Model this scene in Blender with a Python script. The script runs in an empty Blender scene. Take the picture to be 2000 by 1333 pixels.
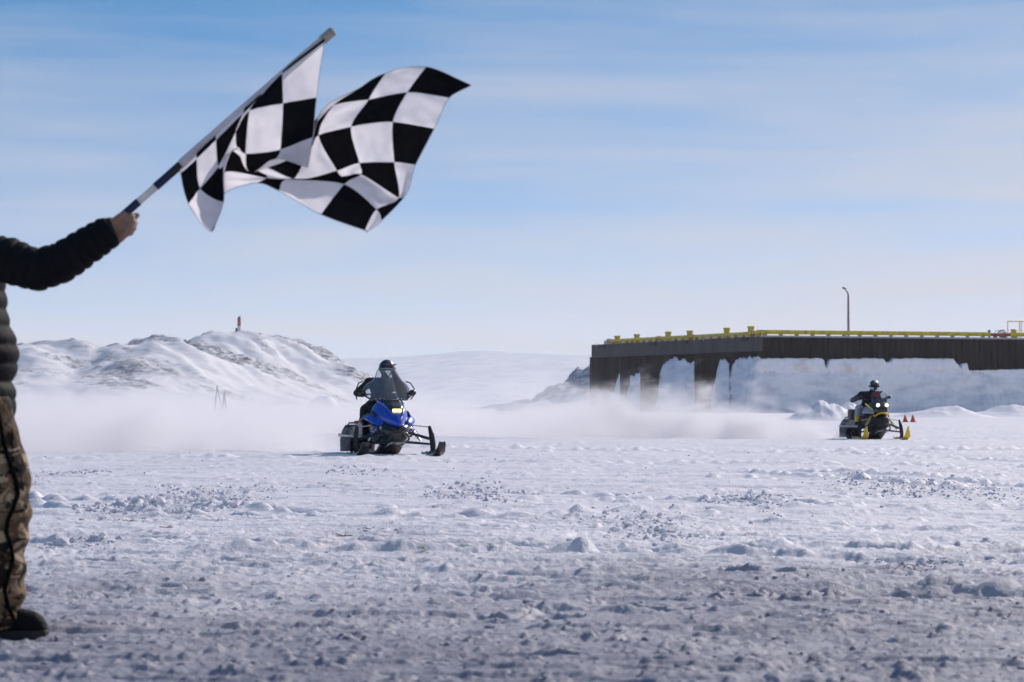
import bpy, bmesh, math, random
import numpy as np
from mathutils import Vector, Matrix, noise as mnoise

random.seed(7)
R = math.radians
scene = bpy.context.scene
COL = scene.collection

# ------------------------------------------------------------------ camera
CAM_H = 0.84
LENS = 100.0
FPX = 2000 * LENS / 36.0
PITCH = R(1.335)
cd = bpy.data.cameras.new("camera")
cam = bpy.data.objects.new("camera", cd)
COL.objects.link(cam)
cam.location = (0, 0, CAM_H)
cam.rotation_euler = (math.pi / 2 + PITCH, 0, 0)
cd.lens = LENS
cd.sensor_width = 36
cd.clip_start = 0.5
cd.clip_end = 20000
cd.dof.use_dof = True
cd.dof.focus_distance = 32
cd.dof.aperture_fstop = 8
scene.camera = cam

# ------------------------------------------------------------------ sun and sky
SUN_AZ = R(37)      # to the right of the view direction (+Y)
SUN_EL = R(31)
world = bpy.data.worlds.new("World")
scene.world = world
world.use_nodes = True
wn = world.node_tree
wn.nodes.clear()


def wnode(t, **kw):
    n = wn.nodes.new(t)
    for k, v in kw.items():
        setattr(n, k, v)
    return n


def wmath(op, a, b=None, c=None, clamp=False):
    n = wn.nodes.new("ShaderNodeMath")
    n.operation = op
    n.use_clamp = clamp
    for i, v in enumerate((a, b, c)):
        if v is None:
            continue
        if isinstance(v, (int, float)):
            n.inputs[i].default_value = v
        else:
            wn.links.new(v, n.inputs[i])
    return n.outputs[0]


tc = wnode("ShaderNodeTexCoord")
sep = wnode("ShaderNodeSeparateXYZ")
wn.links.new(tc.outputs["Generated"], sep.inputs[0])
SKY_STRENGTH = 0.115
# the air thins quickly above the horizon: elevation is stretched before the sky is looked up
zs = wmath("MULTIPLY", wmath("MAXIMUM", sep.outputs[2], 0.0), 6.5)
zs = wmath("ADD", zs, 0.035)
comb = wnode("ShaderNodeCombineXYZ")
wn.links.new(sep.outputs[0], comb.inputs[0])
wn.links.new(sep.outputs[1], comb.inputs[1])
wn.links.new(zs, comb.inputs[2])
nrm = wnode("ShaderNodeVectorMath", operation="NORMALIZE")
wn.links.new(comb.outputs[0], nrm.inputs[0])
sky = wnode("ShaderNodeTexSky", sky_type="NISHITA")
sky.sun_disc = False
sky.sun_elevation = SUN_EL
sky.sun_rotation = SUN_AZ
sky.altitude = 0
sky.air_density = 1.0
sky.dust_density = 0.35
sky.ozone_density = 3.0
wn.links.new(nrm.outputs[0], sky.inputs["Vector"])
hs = wnode("ShaderNodeHueSaturation")
hs.inputs["Saturation"].default_value = 1.42
hs.inputs["Value"].default_value = 1.30
hs.inputs["Hue"].default_value = 0.487
wn.links.new(sky.outputs[0], hs.inputs["Color"])
# thin cirrus: streaks stretched along the horizon, thicker low down
mp = wnode("ShaderNodeMapping")
mp.inputs["Scale"].default_value = (1.7, 1.7, 22.0)
mp.inputs["Rotation"].default_value = (0.0, R(3.0), 0.0)
wn.links.new(tc.outputs["Generated"], mp.inputs[0])
nz = wnode("ShaderNodeTexNoise")
nz.inputs["Scale"].default_value = 2.3
nz.inputs["Detail"].default_value = 6
nz.inputs["Roughness"].default_value = 0.5
nz.inputs["Distortion"].default_value = 0.6
wn.links.new(mp.outputs[0], nz.inputs["Vector"])
mp2 = wnode("ShaderNodeMapping")
mp2.inputs["Scale"].default_value = (5.0, 5.0, 34.0)
mp2.inputs["Location"].default_value = (3.1, 1.7, 0.3)
mp2.inputs["Rotation"].default_value = (0.0, R(-4.0), 0.0)
wn.links.new(tc.outputs["Generated"], mp2.inputs[0])
nz2 = wnode("ShaderNodeTexNoise")
nz2.inputs["Scale"].default_value = 1.6
nz2.inputs["Detail"].default_value = 8
nz2.inputs["Roughness"].default_value = 0.62
wn.links.new(mp2.outputs[0], nz2.inputs["Vector"])
cl = wmath("MULTIPLY_ADD", nz2.outputs["Fac"], 0.45, wmath("MULTIPLY", nz.outputs["Fac"], 0.75))
cl = wmath("MULTIPLY_ADD", cl, 2.3, -0.98, clamp=True)
# more veil low down and towards the sun (right)
veil = wmath("MULTIPLY_ADD", sep.outputs[2], -7.0, 1.03, clamp=True)
side = wmath("MULTIPLY", wmath("MAXIMUM", wmath("ADD", sep.outputs[0], 0.10), 0.0), wmath("MULTIPLY", sep.outputs[2], 11.0))
side = wmath("MINIMUM", side, 0.55)
cl = wmath("ADD", wmath("MULTIPLY_ADD", cl, 0.64, -0.27), wmath("ADD", wmath("MULTIPLY", veil, 0.90), side), clamp=True)
cl = wmath("MULTIPLY", cl, 0.97)
mix = wnode("ShaderNodeMix", data_type="RGBA")
wn.links.new(cl, mix.inputs[0])
wn.links.new(hs.outputs[0], mix.inputs[6])
mix.inputs[7].default_value = (4.90, 5.12, 5.75, 1)
bg = wnode("ShaderNodeBackground")
bg.inputs["Strength"].default_value = SKY_STRENGTH
wn.links.new(mix.outputs[2], bg.inputs[0])
wo = wnode("ShaderNodeOutputWorld")
wn.links.new(bg.outputs[0], wo.inputs[0])

sl = bpy.data.lights.new("sun", "SUN")
sl.energy = 3.6
sl.angle = R(0.5)
sl.color = (1.0, 0.915, 0.86)
sun = bpy.data.objects.new("sun", sl)
COL.objects.link(sun)
sdir = Vector((math.sin(SUN_AZ) * math.cos(SUN_EL), math.cos(SUN_AZ) * math.cos(SUN_EL), math.sin(SUN_EL)))
sun.rotation_euler = sdir.to_track_quat("Z", "Y").to_euler()
sun.location = sdir * 50

scene.view_settings.view_transform = "Standard"
scene.view_settings.look = "None"
scene.view_settings.gamma = 1
scene.view_settings.exposure = 0.0
scene.view_settings.use_curve_mapping = False
scene.render.engine = "CYCLES"
scene.cycles.use_denoising = True
scene.cycles.max_bounces = 8
scene.cycles.transparent_max_bounces = 16
scene.cycles.volume_bounces = 3
scene.cycles.volume_step_rate = 1.0
scene.cycles.volume_max_steps = 256


# ------------------------------------------------------------------ helpers
def P(px, py, Y):
    """the point of the place at distance Y that lies behind photo pixel (px, py)"""
    a = (px - 1000.0) / FPX
    b = (666.5 - py) / FPX
    c, s = math.cos(PITCH), math.sin(PITCH)
    dy = c - b * s
    dz = s + b * c
    return Vector((a / dy * Y, Y, CAM_H + dz / dy * Y))


class MB:
    def __init__(self):
        self.v, self.f, self.m = [], [], []

    def add(self, vs, fs, mi=0):
        o = len(self.v)
        self.v += [tuple(p) for p in vs]
        self.f += [tuple(i + o for i in q) for q in fs]
        self.m += [mi] * len(fs)
        return self

    def box(self, c, s, rot=None, mi=0, taper=1.0):
        hx, hy, hz = s[0] / 2, s[1] / 2, s[2] / 2
        vs = []
        for z, t in ((-hz, 1.0), (hz, taper)):
            for x, y in ((-hx, -hy), (hx, -hy), (hx, hy), (-hx, hy)):
                p = Vector((x * t, y * t, z))
                if rot is not None:
                    p = rot @ p
                vs.append(p + Vector(c))
        return self.add(vs, [(3, 2, 1, 0), (4, 5, 6, 7), (0, 1, 5, 4), (1, 2, 6, 5), (2, 3, 7, 6), (3, 0, 4, 7)], mi)

    def tube(self, pts, r, n=10, mi=0, cap=True, flat=1.0, up=None):
        pts = [Vector(p) for p in pts]
        k = len(pts)
        rs = r if isinstance(r, (list, tuple)) else [r] * k
        vs, fs = [], []
        ref = Vector(up) if up is not None else Vector((0, 0, 1))
        prev = None
        for i in range(k):
            t = (pts[min(i + 1, k - 1)] - pts[max(i - 1, 0)]).normalized()
            if prev is None:
                a = ref.cross(t)
                if a.length < 1e-3:
                    a = Vector((1, 0, 0)).cross(t)
                a.normalize()
            else:
                a = prev - t * prev.dot(t)
                a.normalize()
            prev = a
            b = t.cross(a)
            for j in range(n):
                an = 2 * math.pi * j / n
                vs.append(pts[i] + a * (math.cos(an) * rs[i]) + b * (math.sin(an) * rs[i] * flat))
        for i in range(k - 1):
            for j in range(n):
                fs.append((i * n + j, i * n + (j + 1) % n, (i + 1) * n + (j + 1) % n, (i + 1) * n + j))
        if cap:
            fs.append(tuple(reversed(range(n))))
            fs.append(tuple((k - 1) * n + j for j in range(n)))
        return self.add(vs, fs, mi)

    def sphere(self, c, r, n=12, m=8, mi=0, rot=None):
        r = r if isinstance(r, (list, tuple)) else (r, r, r)
        vs, fs = [], []
        for i in range(m + 1):
            th = math.pi * i / m
            for j in range(n):
                ph = 2 * math.pi * j / n
                p = Vector((r[0] * math.sin(th) * math.cos(ph), r[1] * math.sin(th) * math.sin(ph), r[2] * math.cos(th)))
                if rot is not None:
                    p = rot @ p
                vs.append(p + Vector(c))
        for i in range(m):
            for j in range(n):
                fs.append((i * n + j, (i + 1) * n + j, (i + 1) * n + (j + 1) % n, i * n + (j + 1) % n))
        return self.add(vs, fs, mi)

    def capsule(self, a, b, ra, rb, n=12, mi=0):
        a, b = Vector(a), Vector(b)
        t = (b - a).normalized()
        pts, rs = [], []
        for q in (-1.0, -0.8, -0.4):
            pts.append(a + t * q * ra)
            rs.append(max(ra * math.sqrt(max(0, 1 - q * q)), ra * 0.05))
        pts += [a, b]
        rs += [ra, rb]
        for q in (0.4, 0.8, 1.0):
            pts.append(b + t * q * rb)
            rs.append(max(rb * math.sqrt(max(0, 1 - q * q)), rb * 0.05))
        return self.tube(pts, rs, n, mi)

    def loft(self, secs, mi=0, closed=True, cap=True):
        n = len(secs[0])
        vs = [p for s in secs for p in s]
        fs = []
        for i in range(len(secs) - 1):
            for j in range(n if closed else n - 1):
                fs.append((i * n + j, i * n + (j + 1) % n, (i + 1) * n + (j + 1) % n, (i + 1) * n + j))
        if cap and closed:
            fs.append(tuple(reversed(range(n))))
            fs.append(tuple((len(secs) - 1) * n + j for j in range(n)))
        return self.add(vs, fs, mi)

    def mirror_y(self):
        o = MB()
        o.v = [(x, -y, z) for x, y, z in self.v]
        o.f = [tuple(reversed(q)) for q in self.f]
        o.m = list(self.m)
        return o

    def build(self, name, mats, parent=None, smooth=False, sub=0, bevel=0.0, angle=None):
        me = bpy.data.meshes.new(name)
        me.from_pydata(self.v, [], self.f)
        mats = mats if isinstance(mats, (list, tuple)) else [mats]
        for m in mats:
            me.materials.append(m)
        if len(mats) > 1:
            me.polygons.foreach_set("material_index", self.m)
        if smooth:
            me.polygons.foreach_set("use_smooth", [True] * len(self.f))
        me.update()
        bm = bmesh.new()
        bm.from_mesh(me)
        bmesh.ops.recalc_face_normals(bm, faces=bm.faces)
        bm.to_mesh(me)
        bm.free()
        o = bpy.data.objects.new(name, me)
        COL.objects.link(o)
        if parent is not None:
            o.parent = parent
        if bevel > 0:
            b = o.modifiers.new("bevel", "BEVEL")
            b.width = bevel
            b.segments = 2
            b.limit_method = "ANGLE"
            b.angle_limit = R(35)
        if sub:
            s = o.modifiers.new("sub", "SUBSURF")
            s.levels = sub
            s.render_levels = sub
        return o


def np_mesh(name, verts, faces, mats, smooth=True, attrs=None, kind=None, parent=None, mi=None):
    me = bpy.data.meshes.new(name)
    nv, nf, k = len(verts), len(faces), faces.shape[1]
    me.vertices.add(nv)
    me.vertices.foreach_set("co", np.ascontiguousarray(verts, dtype=np.float32).ravel())
    me.loops.add(nf * k)
    me.loops.foreach_set("vertex_index", np.ascontiguousarray(faces, dtype=np.int32).ravel())
    me.polygons.add(nf)
    me.polygons.foreach_set("loop_start", np.arange(0, nf * k, k, dtype=np.int32))
    try:
        me.polygons.foreach_set("loop_total", np.full(nf, k, dtype=np.int32))
    except Exception:
        pass
    for m in (mats if isinstance(mats, (list, tuple)) else [mats]):
        me.materials.append(m)
    if mi is not None:
        me.polygons.foreach_set("material_index", mi.astype(np.int32))
    me.update(calc_edges=True)
    if smooth:
        me.polygons.foreach_set("use_smooth", np.ones(nf, dtype=bool))
    for an, arr in (attrs or {}).items():
        a = me.attributes.new(an, "FLOAT", "POINT")
        a.data.foreach_set("value", arr.astype(np.float32).ravel())
    me.validate()
    o = bpy.data.objects.new(name, me)
    COL.objects.link(o)
    if kind:
        o["kind"] = kind
    if parent is not None:
        o.parent = parent
    return o


def grid_faces(nr, nc):
    i = np.arange(nr - 1)[:, None] * nc + np.arange(nc - 1)[None, :]
    i = i.ravel()
    return np.stack([i, i + 1, i + nc + 1, i + nc], axis=1)


def thing(name, label, cat, loc=(0, 0, 0), rz=0.0, group=None, rot=None):
    o = bpy.data.objects.new(name, None)
    COL.objects.link(o)
    o.empty_display_size = 0.2
    o.location = loc
    o.rotation_euler = rot if rot is not None else (0, 0, rz)
    return tag(o, label, cat, group)


def tag(o, label, cat, group=None):
    o["label"] = label
    o["category"] = cat
    if group:
        o["group"] = group
    return o


# ---- numpy noise
def _hash(ix, iy, s):
    n = (ix.astype(np.int64) * 73856093) ^ (iy.astype(np.int64) * 19349663) ^ (s * 83492791)
    n = n & 0xFFFFFFFF
    n = ((n >> 16) ^ n) * 0x45D9F3B & 0xFFFFFFFF
    n = ((n >> 16) ^ n) * 0x45D9F3B & 0xFFFFFFFF
    n = (n >> 16) ^ n
    return (n & 0xFFFFFF) / float(0x1000000)


def pnoise(x, y, s=0):
    xi, yi = np.floor(x), np.floor(y)
    xf, yf = x - xi, y - yi
    u = xf * xf * xf * (xf * (xf * 6 - 15) + 10)
    v = yf * yf * yf * (yf * (yf * 6 - 15) + 10)

    def g(dx, dy):
        a = _hash(xi + dx, yi + dy, s) * 2 * np.pi
        return np.cos(a) * (xf - dx) + np.sin(a) * (yf - dy)
    a = g(0, 0) * (1 - u) + g(1, 0) * u
    b = g(0, 1) * (1 - u) + g(1, 1) * u
    return (a * (1 - v) + b * v) * 1.5


def fbm(x, y, o=4, s=0, rough=0.5):
    t = np.zeros_like(x)
    a = 1.0
    for i in range(o):
        t += a * pnoise(x, y, s + i * 17)
        x, y = x * 2.03 + 5.2, y * 2.03 + 1.3
        a *= rough
    return t


def domes(x, y, cell, s, density, squash=0.6):
    """lumps: a rounded clod in some of the cells, 0..1 of half a cell high"""
    xs, ys = x / cell, y / cell
    xi, yi = np.floor(xs), np.floor(ys)
    h = np.zeros_like(x)
    for dx in (-1, 0, 1):
        for dy in (-1, 0, 1):
            cx, cy = xi + dx, yi + dy
            jx, jy = _hash(cx, cy, s), _hash(cx, cy, s + 1)
            rr = 0.2 + 0.5 * _hash(cx, cy, s + 2) ** 2
            on = _hash(cx, cy, s + 3)
            asp = 0.6 + 0.9 * _hash(cx, cy, s + 4)
            d2 = ((xs - cx - jx) / asp) ** 2 + ((ys - cy - jy) * asp) ** 2
            q = np.clip(1 - d2 / (rr * rr), 0, 1)
            h = np.maximum(h, np.where(on < density, np.sqrt(q) * rr * squash, 0))
    return h * cell


def sstep(a, b, x):
    t = np.clip((x - a) / (b - a), 0, 1)
    return t * t * (3 - 2 * t)


# ------------------------------------------------------------------ materials
def new_mat(name):
    m = bpy.data.materials.new(name)
    m.use_nodes = True
    nt = m.node_tree
    nt.nodes.clear()
    out = nt.nodes.new("ShaderNodeOutputMaterial")
    return m, nt, out


def pmat(name, col, rough=0.5, metal=0.0, var=0.12, scale=20.0, bump=0.0, bscale=80.0, coat=0.0, col2=None,
         spec=0.5, detail=5, thresh=None, stretch=None):
    m, nt, out = new_mat(name)
    b = nt.nodes.new("ShaderNodeBsdfPrincipled")
    t = nt.nodes.new("ShaderNodeTexCoord")
    n = nt.nodes.new("ShaderNodeTexNoise")
    n.inputs["Scale"].default_value = scale
    n.inputs["Detail"].default_value = detail
    n.inputs["Roughness"].default_value = 0.6
    if stretch:
        ms = nt.nodes.new("ShaderNodeMapping")
        ms.inputs["Scale"].default_value = stretch
        nt.links.new(t.outputs["Object"], ms.inputs[0])
        nt.links.new(ms.outputs[0], n.inputs["Vector"])
    else:
        nt.links.new(t.outputs["Object"], n.inputs["Vector"])
    rp = nt.nodes.new("ShaderNodeValToRGB")
    lo, hi = (0.35, 0.65) if thresh is None else thresh
    rp.color_ramp.elements[0].position = lo
    rp.color_ramp.elements[1].position = hi
    c2 = col2 if col2 is not None else tuple(min(1, c * (1 + var)) for c in col)
    c1 = col if col2 is not None else tuple(c * (1 - var) for c in col)
    rp.color_ramp.elements[0].color = (*c1, 1)
    rp.color_ramp.elements[1].color = (*c2, 1)
    nt.links.new(n.outputs["Fac"], rp.inputs[0])
    nt.links.new(rp.outputs[0], b.inputs["Base Color"])
    b.inputs["Metallic"].default_value = metal
    b.inputs["Specular IOR Level"].default_value = spec
    mr = nt.nodes.new("ShaderNodeMapRange")
    mr.inputs[3].default_value = max(0.02, rough * 0.8)
    mr.inputs[4].default_value = min(1, rough * 1.2)
    nt.links.new(n.outputs["Fac"], mr.inputs[0])
    nt.links.new(mr.outputs[0], b.inputs["Roughness"])
    if coat:
        b.inputs["Coat Weight"].default_value = coat
        b.inputs["Coat Roughness"].default_value = 0.08
    if bump:
        n2 = nt.nodes.new("ShaderNodeTexNoise")
        n2.inputs["Scale"].default_value = bscale
        n2.inputs["Detail"].default_value = 4
        nt.links.new(t.outputs["Object"], n2.inputs["Vector"])
        bp = nt.nodes.new("ShaderNodeBump")
        bp.inputs["Strength"].default_value = bump
        bp.inputs["Distance"].default_value = 0.02
        nt.links.new(n2.outputs["Fac"], bp.inputs["Height"])
        nt.links.new(bp.outputs[0], b.inputs["Normal"])
    nt.links.new(b.outputs[0], out.inputs[0])
    return m


def snow_mat(name, col=(0.86, 0.81, 0.845), bscale=30.0, bump=0.35, dist=0.02, churn_vignette=None):
    m, nt, out = new_mat(name)
    b = nt.nodes.new("ShaderNodeBsdfPrincipled")
    t = nt.nodes.new("ShaderNodeTexCoord")
    n = nt.nodes.new("ShaderNodeTexNoise")
    n.inputs["Scale"].default_value = bscale
    n.inputs["Detail"].default_value = 8
    n.inputs["Roughness"].default_value = 0.65
    nt.links.new(t.outputs["Object"], n.inputs["Vector"])
    n3 = nt.nodes.new("ShaderNodeTexNoise")
    n3.inputs["Scale"].default_value = bscale * 0.02
    n3.inputs["Detail"].default_value = 4
    nt.links.new(t.outputs["Object"], n3.inputs["Vector"])
    rp = nt.nodes.new("ShaderNodeValToRGB")
    rp.color_ramp.elements[0].position = 0.3
    rp.color_ramp.elements[1].position = 0.7
    rp.color_ramp.elements[0].color = (col[0] * 0.94, col[1] * 0.94, col[2] * 0.95, 1)
    rp.color_ramp.elements[1].color = (*col, 1)
    nt.links.new(n3.outputs["Fac"], rp.inputs[0])
    if churn_vignette:
        # foreground darkening painted into the colour, plus slight grey on churned-up snow
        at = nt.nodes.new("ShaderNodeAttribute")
        at.attribute_name = "churn_vignette"
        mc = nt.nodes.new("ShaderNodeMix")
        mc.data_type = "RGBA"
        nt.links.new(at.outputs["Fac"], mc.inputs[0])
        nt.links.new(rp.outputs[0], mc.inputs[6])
        mc.inputs[7].default_value = (*churn_vignette, 1)
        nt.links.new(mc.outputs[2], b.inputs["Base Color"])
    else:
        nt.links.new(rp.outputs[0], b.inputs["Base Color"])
    b.inputs["Roughness"].default_value = 0.62
    b.inputs["Specular IOR Level"].default_value = 0.35
    bp = nt.nodes.new("ShaderNodeBump")
    bp.inputs["Strength"].default_value = bump
    bp.inputs["Distance"].default_value = dist
    nt.links.new(n.outputs["Fac"], bp.inputs["Height"])
    if churn_vignette:
        n4 = nt.nodes.new("ShaderNodeTexNoise")
        n4.inputs["Scale"].default_value = 4.2
        n4.inputs["Detail"].default_value = 9
        n4.inputs["Roughness"].default_value = 0.72
        nt.links.new(t.outputs["Object"], n4.inputs["Vector"])
        bq = nt.nodes.new("ShaderNodeBump")
        bq.inputs["Strength"].default_value = 0.6
        bq.inputs["Distance"].default_value = 0.055
        nt.links.new(n4.outputs["Fac"], bq.inputs["Height"])
        nt.links.new(bq.outputs[0], bp.inputs["Normal"])
    nt.links.new(bp.outputs[0], b.inputs["Normal"])
    nt.links.new(b.outputs[0], out.inputs[0])
    return m


def hill_mat(name, rock=(0.09, 0.10, 0.145), snow=(0.84, 0.81, 0.84), nscale=0.42, lo=0.56, hi=0.76):
    m, nt, out = new_mat(name)
    b = nt.nodes.new("ShaderNodeBsdfPrincipled")
    t = nt.nodes.new("ShaderNodeTexCoord")
    n = nt.nodes.new("ShaderNodeTexNoise")
    n.inputs["Scale"].default_value = nscale
    n.inputs["Detail"].default_value = 8
    n.inputs["Roughness"].default_value = 0.72
    ms = nt.nodes.new("ShaderNodeMapping")
    ms.inputs["Scale"].default_value = (0.55, 0.8, 1.9)
    ms.inputs["Rotation"].default_value = (0, R(12), 0)
    nt.links.new(t.outputs["Object"], ms.inputs[0])
    nt.links.new(ms.outputs[0], n.inputs["Vector"])
    a = nt.nodes.new("ShaderNodeAttribute")
    a.attribute_name = "rock"
    ad = nt.nodes.new("ShaderNodeMath")
    ad.operation = "MULTIPLY_ADD"
    nt.links.new(n.outputs["Fac"], ad.inputs[0])
    ad.inputs[1].default_value = 1.05
    nt.links.new(a.outputs["Fac"], ad.inputs[2])
    mr = nt.nodes.new("ShaderNodeMapRange")
    mr.inputs[1].default_value = lo
    mr.inputs[2].default_value = hi
    nt.links.new(ad.outputs[0], mr.inputs[0])
    mx = nt.nodes.new("ShaderNodeMix")
    mx.data_type = "RGBA"
    mx.inputs[6].default_value = (*snow, 1)
    mx.inputs[7].default_value = (*rock, 1)
    nt.links.new(mr.outputs[0], mx.inputs[0])
    nt.links.new(mx.outputs[2], b.inputs["Base Color"])
    b.inputs["Roughness"].default_value = 0.75
    b.inputs["Specular IOR Level"].default_value = 0.2
    bp = nt.nodes.new("ShaderNodeBump")
    bp.inputs["Strength"].default_value = 0.6
    bp.inputs["Distance"].default_value = 1.2
    nt.links.new(n.outputs["Fac"], bp.inputs["Height"])
    nt.links.new(bp.outputs[0], b.inputs["Normal"])
    nt.links.new(b.outputs[0], out.inputs[0])
    return m


def emis_mat(name, col, strength):
    m, nt, out = new_mat(name)
    e = nt.nodes.new("ShaderNodeEmission")
    e.inputs[0].default_value = (*col, 1)
    e.inputs[1].default_value = strength
    nt.links.new(e.outputs[0], out.inputs[0])
    return m


def glass_mat(name, tint=(0.80, 0.83, 0.88), haze=0.10):
    m, nt, out = new_mat(name)
    tr = nt.nodes.new("ShaderNodeBsdfTransparent")
    tr.inputs[0].default_value = (*tint, 1)
    gl = nt.nodes.new("ShaderNodeBsdfGlossy")
    gl.inputs["Roughness"].default_value = 0.09
    df = nt.nodes.new("ShaderNodeBsdfDiffuse")
    df.inputs[0].default_value = (0.55, 0.57, 0.62, 1)
    fr = nt.nodes.new("ShaderNodeFresnel")
    fr.inputs[0].default_value = 1.5
    m1 = nt.nodes.new("ShaderNodeMixShader")
    m1.inputs[0].default_value = haze
    nt.links.new(tr.outputs[0], m1.inputs[1])
    nt.links.new(df.outputs[0], m1.inputs[2])
    m2 = nt.nodes.new("ShaderNodeMixShader")
    nt.links.new(fr.outputs[0], m2.inputs[0])
    nt.links.new(m1.outputs[0], m2.inputs[1])
    nt.links.new(gl.outputs[0], m2.inputs[2])
    nt.links.new(m2.outputs[0], out.inputs[0])
    return m


def cloth_mat(name, col, trans, var=0.05):
    m, nt, out = new_mat(name)
    t = nt.nodes.new("ShaderNodeTexCoord")
    n = nt.nodes.new("ShaderNodeTexNoise")
    n.inputs["Scale"].default_value = 25
    n.inputs["Detail"].default_value = 5
    nt.links.new(t.outputs["Object"], n.inputs["Vector"])
    rp = nt.nodes.new("ShaderNodeValToRGB")
    rp.color_ramp.elements[0].position = 0.3
    rp.color_ramp.elements[1].position = 0.7
    rp.color_ramp.elements[0].color = (*[c * (1 - var) for c in col], 1)
    rp.color_ramp.elements[1].color = (*col, 1)
    nt.links.new(n.outputs["Fac"], rp.inputs[0])
    d = nt.nodes.new("ShaderNodeBsdfDiffuse")
    tl = nt.nodes.new("ShaderNodeBsdfTranslucent")
    nt.links.new(rp.outputs[0], d.inputs[0])
    nt.links.new(rp.outputs[0], tl.inputs[0])
    mx = nt.nodes.new("ShaderNodeMixShader")
    mx.inputs[0].default_value = trans
    nt.links.new(d.outputs[0], mx.inputs[1])
    nt.links.new(tl.outputs[0], mx.inputs[2])
    bp = nt.nodes.new("ShaderNodeBump")
    bp.inputs["Strength"].default_value = 0.12
    bp.inputs["Distance"].default_value = 0.01
    n2 = nt.nodes.new("ShaderNodeTexNoise")
    n2.inputs["Scale"].default_value = 45
    n2.inputs["Detail"].default_value = 3
    nt.links.new(t.outputs["Object"], n2.inputs["Vector"])
    nt.links.new(n2.outputs["Fac"], bp.inputs["Height"])
    nt.links.new(bp.outputs[0], d.inputs["Normal"])
    nt.links.new(mx.outputs[0], out.inputs[0])
    return m


M = {}
M["snow"] = snow_mat("snow", bscale=34, bump=0.6, dist=0.014, churn_vignette=(0.275, 0.265, 0.325))  # dark tint paints the foreground vignette and faintly greys churned patches
M["snow_far"] = snow_mat("snow_far", bscale=0.6, bump=0.4, dist=0.3)
M["hill"] = hill_mat("hill_snow_rock")
M["rocky"] = hill_mat("rocky_hill", rock=(0.24, 0.26, 0.32), nscale=0.5, lo=0.55, hi=0.72)
M["mountain"] = hill_mat("mountain_snow", rock=(0.55, 0.60, 0.70), snow=(0.74, 0.77, 0.84), nscale=0.004, lo=0.50, hi=0.75)
M["ice"] = pmat("ice", (0.60, 0.64, 0.73), 0.6, col2=(0.90, 0.90, 0.92), stretch=(0.5, 0.5, 1.5), scale=0.4, bump=0.8, bscale=0.9, detail=8, thresh=(0.34, 0.56))
M["ice_dirty"] = pmat("ice_dirty", (0.72, 0.66, 0.60), 0.7, col2=(0.92, 0.91, 0.92), scale=0.25, bump=0.6, bscale=1.2,
                      detail=8, thresh=(0.32, 0.46))
M["pile"] = pmat("steel_pile", (0.007, 0.006, 0.007), 0.8, col2=(0.034, 0.024, 0.022), stretch=(1, 1, 0.10), scale=0.6, bump=0.2, bscale=3, spec=0.1)
M["fascia"] = pmat("steel_fascia", (0.048, 0.040, 0.046), 0.7, col2=(0.10, 0.084, 0.088), stretch=(1, 1, 0.2), scale=0.45, bump=0.1, bscale=2, spec=0.2)
M["pile_cell"] = pmat("steel_pile_cell", (0.016, 0.013, 0.014), 0.7, col2=(0.062, 0.048, 0.046), stretch=(1, 1, 0.12), scale=0.7, bump=0.2, bscale=3, spec=0.15)
M["deck"] = pmat("wharf_deck", (0.7, 0.7, 0.74), 0.8)
M["yellow"] = pmat("yellow_paint", (0.66, 0.49, 0.007), 0.5, var=0.28, scale=1.5)
M["red"] = pmat("red_paint", (0.42, 0.05, 0.02), 0.5, var=0.2, scale=2)
M["black"] = pmat("black_rubber", (0.012, 0.012, 0.013), 0.7, var=0.3)
M["galv"] = pmat("galvanised_steel", (0.30, 0.30, 0.32), 0.4, 0.7)
M["rust_pole"] = pmat("weathered_pole", (0.22, 0.14, 0.12), 0.6, col2=(0.33, 0.24, 0.22), scale=3)
M["white"] = pmat("white_paint", (0.72, 0.72, 0.74), 0.5)
M["orange"] = pmat("cone_orange", (0.70, 0.10, 0.04), 0.5)
M["wood"] = pmat("grey_wood", (0.36, 0.33, 0.32), 0.8, var=0.25)
M["straw"] = pmat("dry_straw", (0.30, 0.24, 0.10), 0.8, var=0.3)

# ================================================================== THE SETTING
# ------------------------------------------------------------------ snow ground
CHURNED = []          # heaps of broken crust thrown up by turning sleds
for px0, px1, py0, py1, k in ((215, 530, 945, 1018, 1.0), (640, 765, 912, 938, 0.8), (840, 1030, 943, 990, 0.9), (1040, 1500, 1000, 1075, 0.62), (1370, 1570, 960, 1008, 0.95),
                              (1590, 2020, 935, 985, 0.75), (40, 330, 1045, 1105, 0.6), (60, 200, 915, 950, 0.7), (1650, 1990, 1085, 1125, 0.7), (560, 900, 1020, 1060, 0.4)):
    d0, d1 = CAM_H * FPX / (py1 - 796), CAM_H * FPX / (py0 - 796)
    cy = (d0 + d1) / 2
    CHURNED.append((((px0 + px1) / 2 - 1000) / FPX * cy, cy, (px1 - px0) / 2 / FPX * cy * 0.9, (d1 - d0) / 2 * 1.0, k))


def rough_at(x, y):
    """how churned up the snow is: patches far off, nearly everywhere where people have trampled"""
    mask = -0.30 + 0.35 * fbm(x / 3.2 + 0.25 * y / 3.0, y / 4.2, 3, 11)
    wx, wy = x + 0.5 * fbm(x / 0.9, y / 1.4, 3, 17), y + 1.2 * fbm(x / 1.1, y / 2.0, 3, 18)
    for cx, cy, rx, ry, k in CHURNED:
        mask = np.maximum(mask, k * np.exp(-((wx - cx) / rx) ** 2 - ((wy - cy) / ry) ** 2) - 0.25)
    near = 1 - sstep(12.0, 25.0, y + 3.0 * fbm(x / 2.0, y / 3.0, 3, 15))
    return np.clip(0.22 + sstep(-0.10, 0.35, mask) * 0.78 + near * 0.9, 0, 1), near, mask


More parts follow.
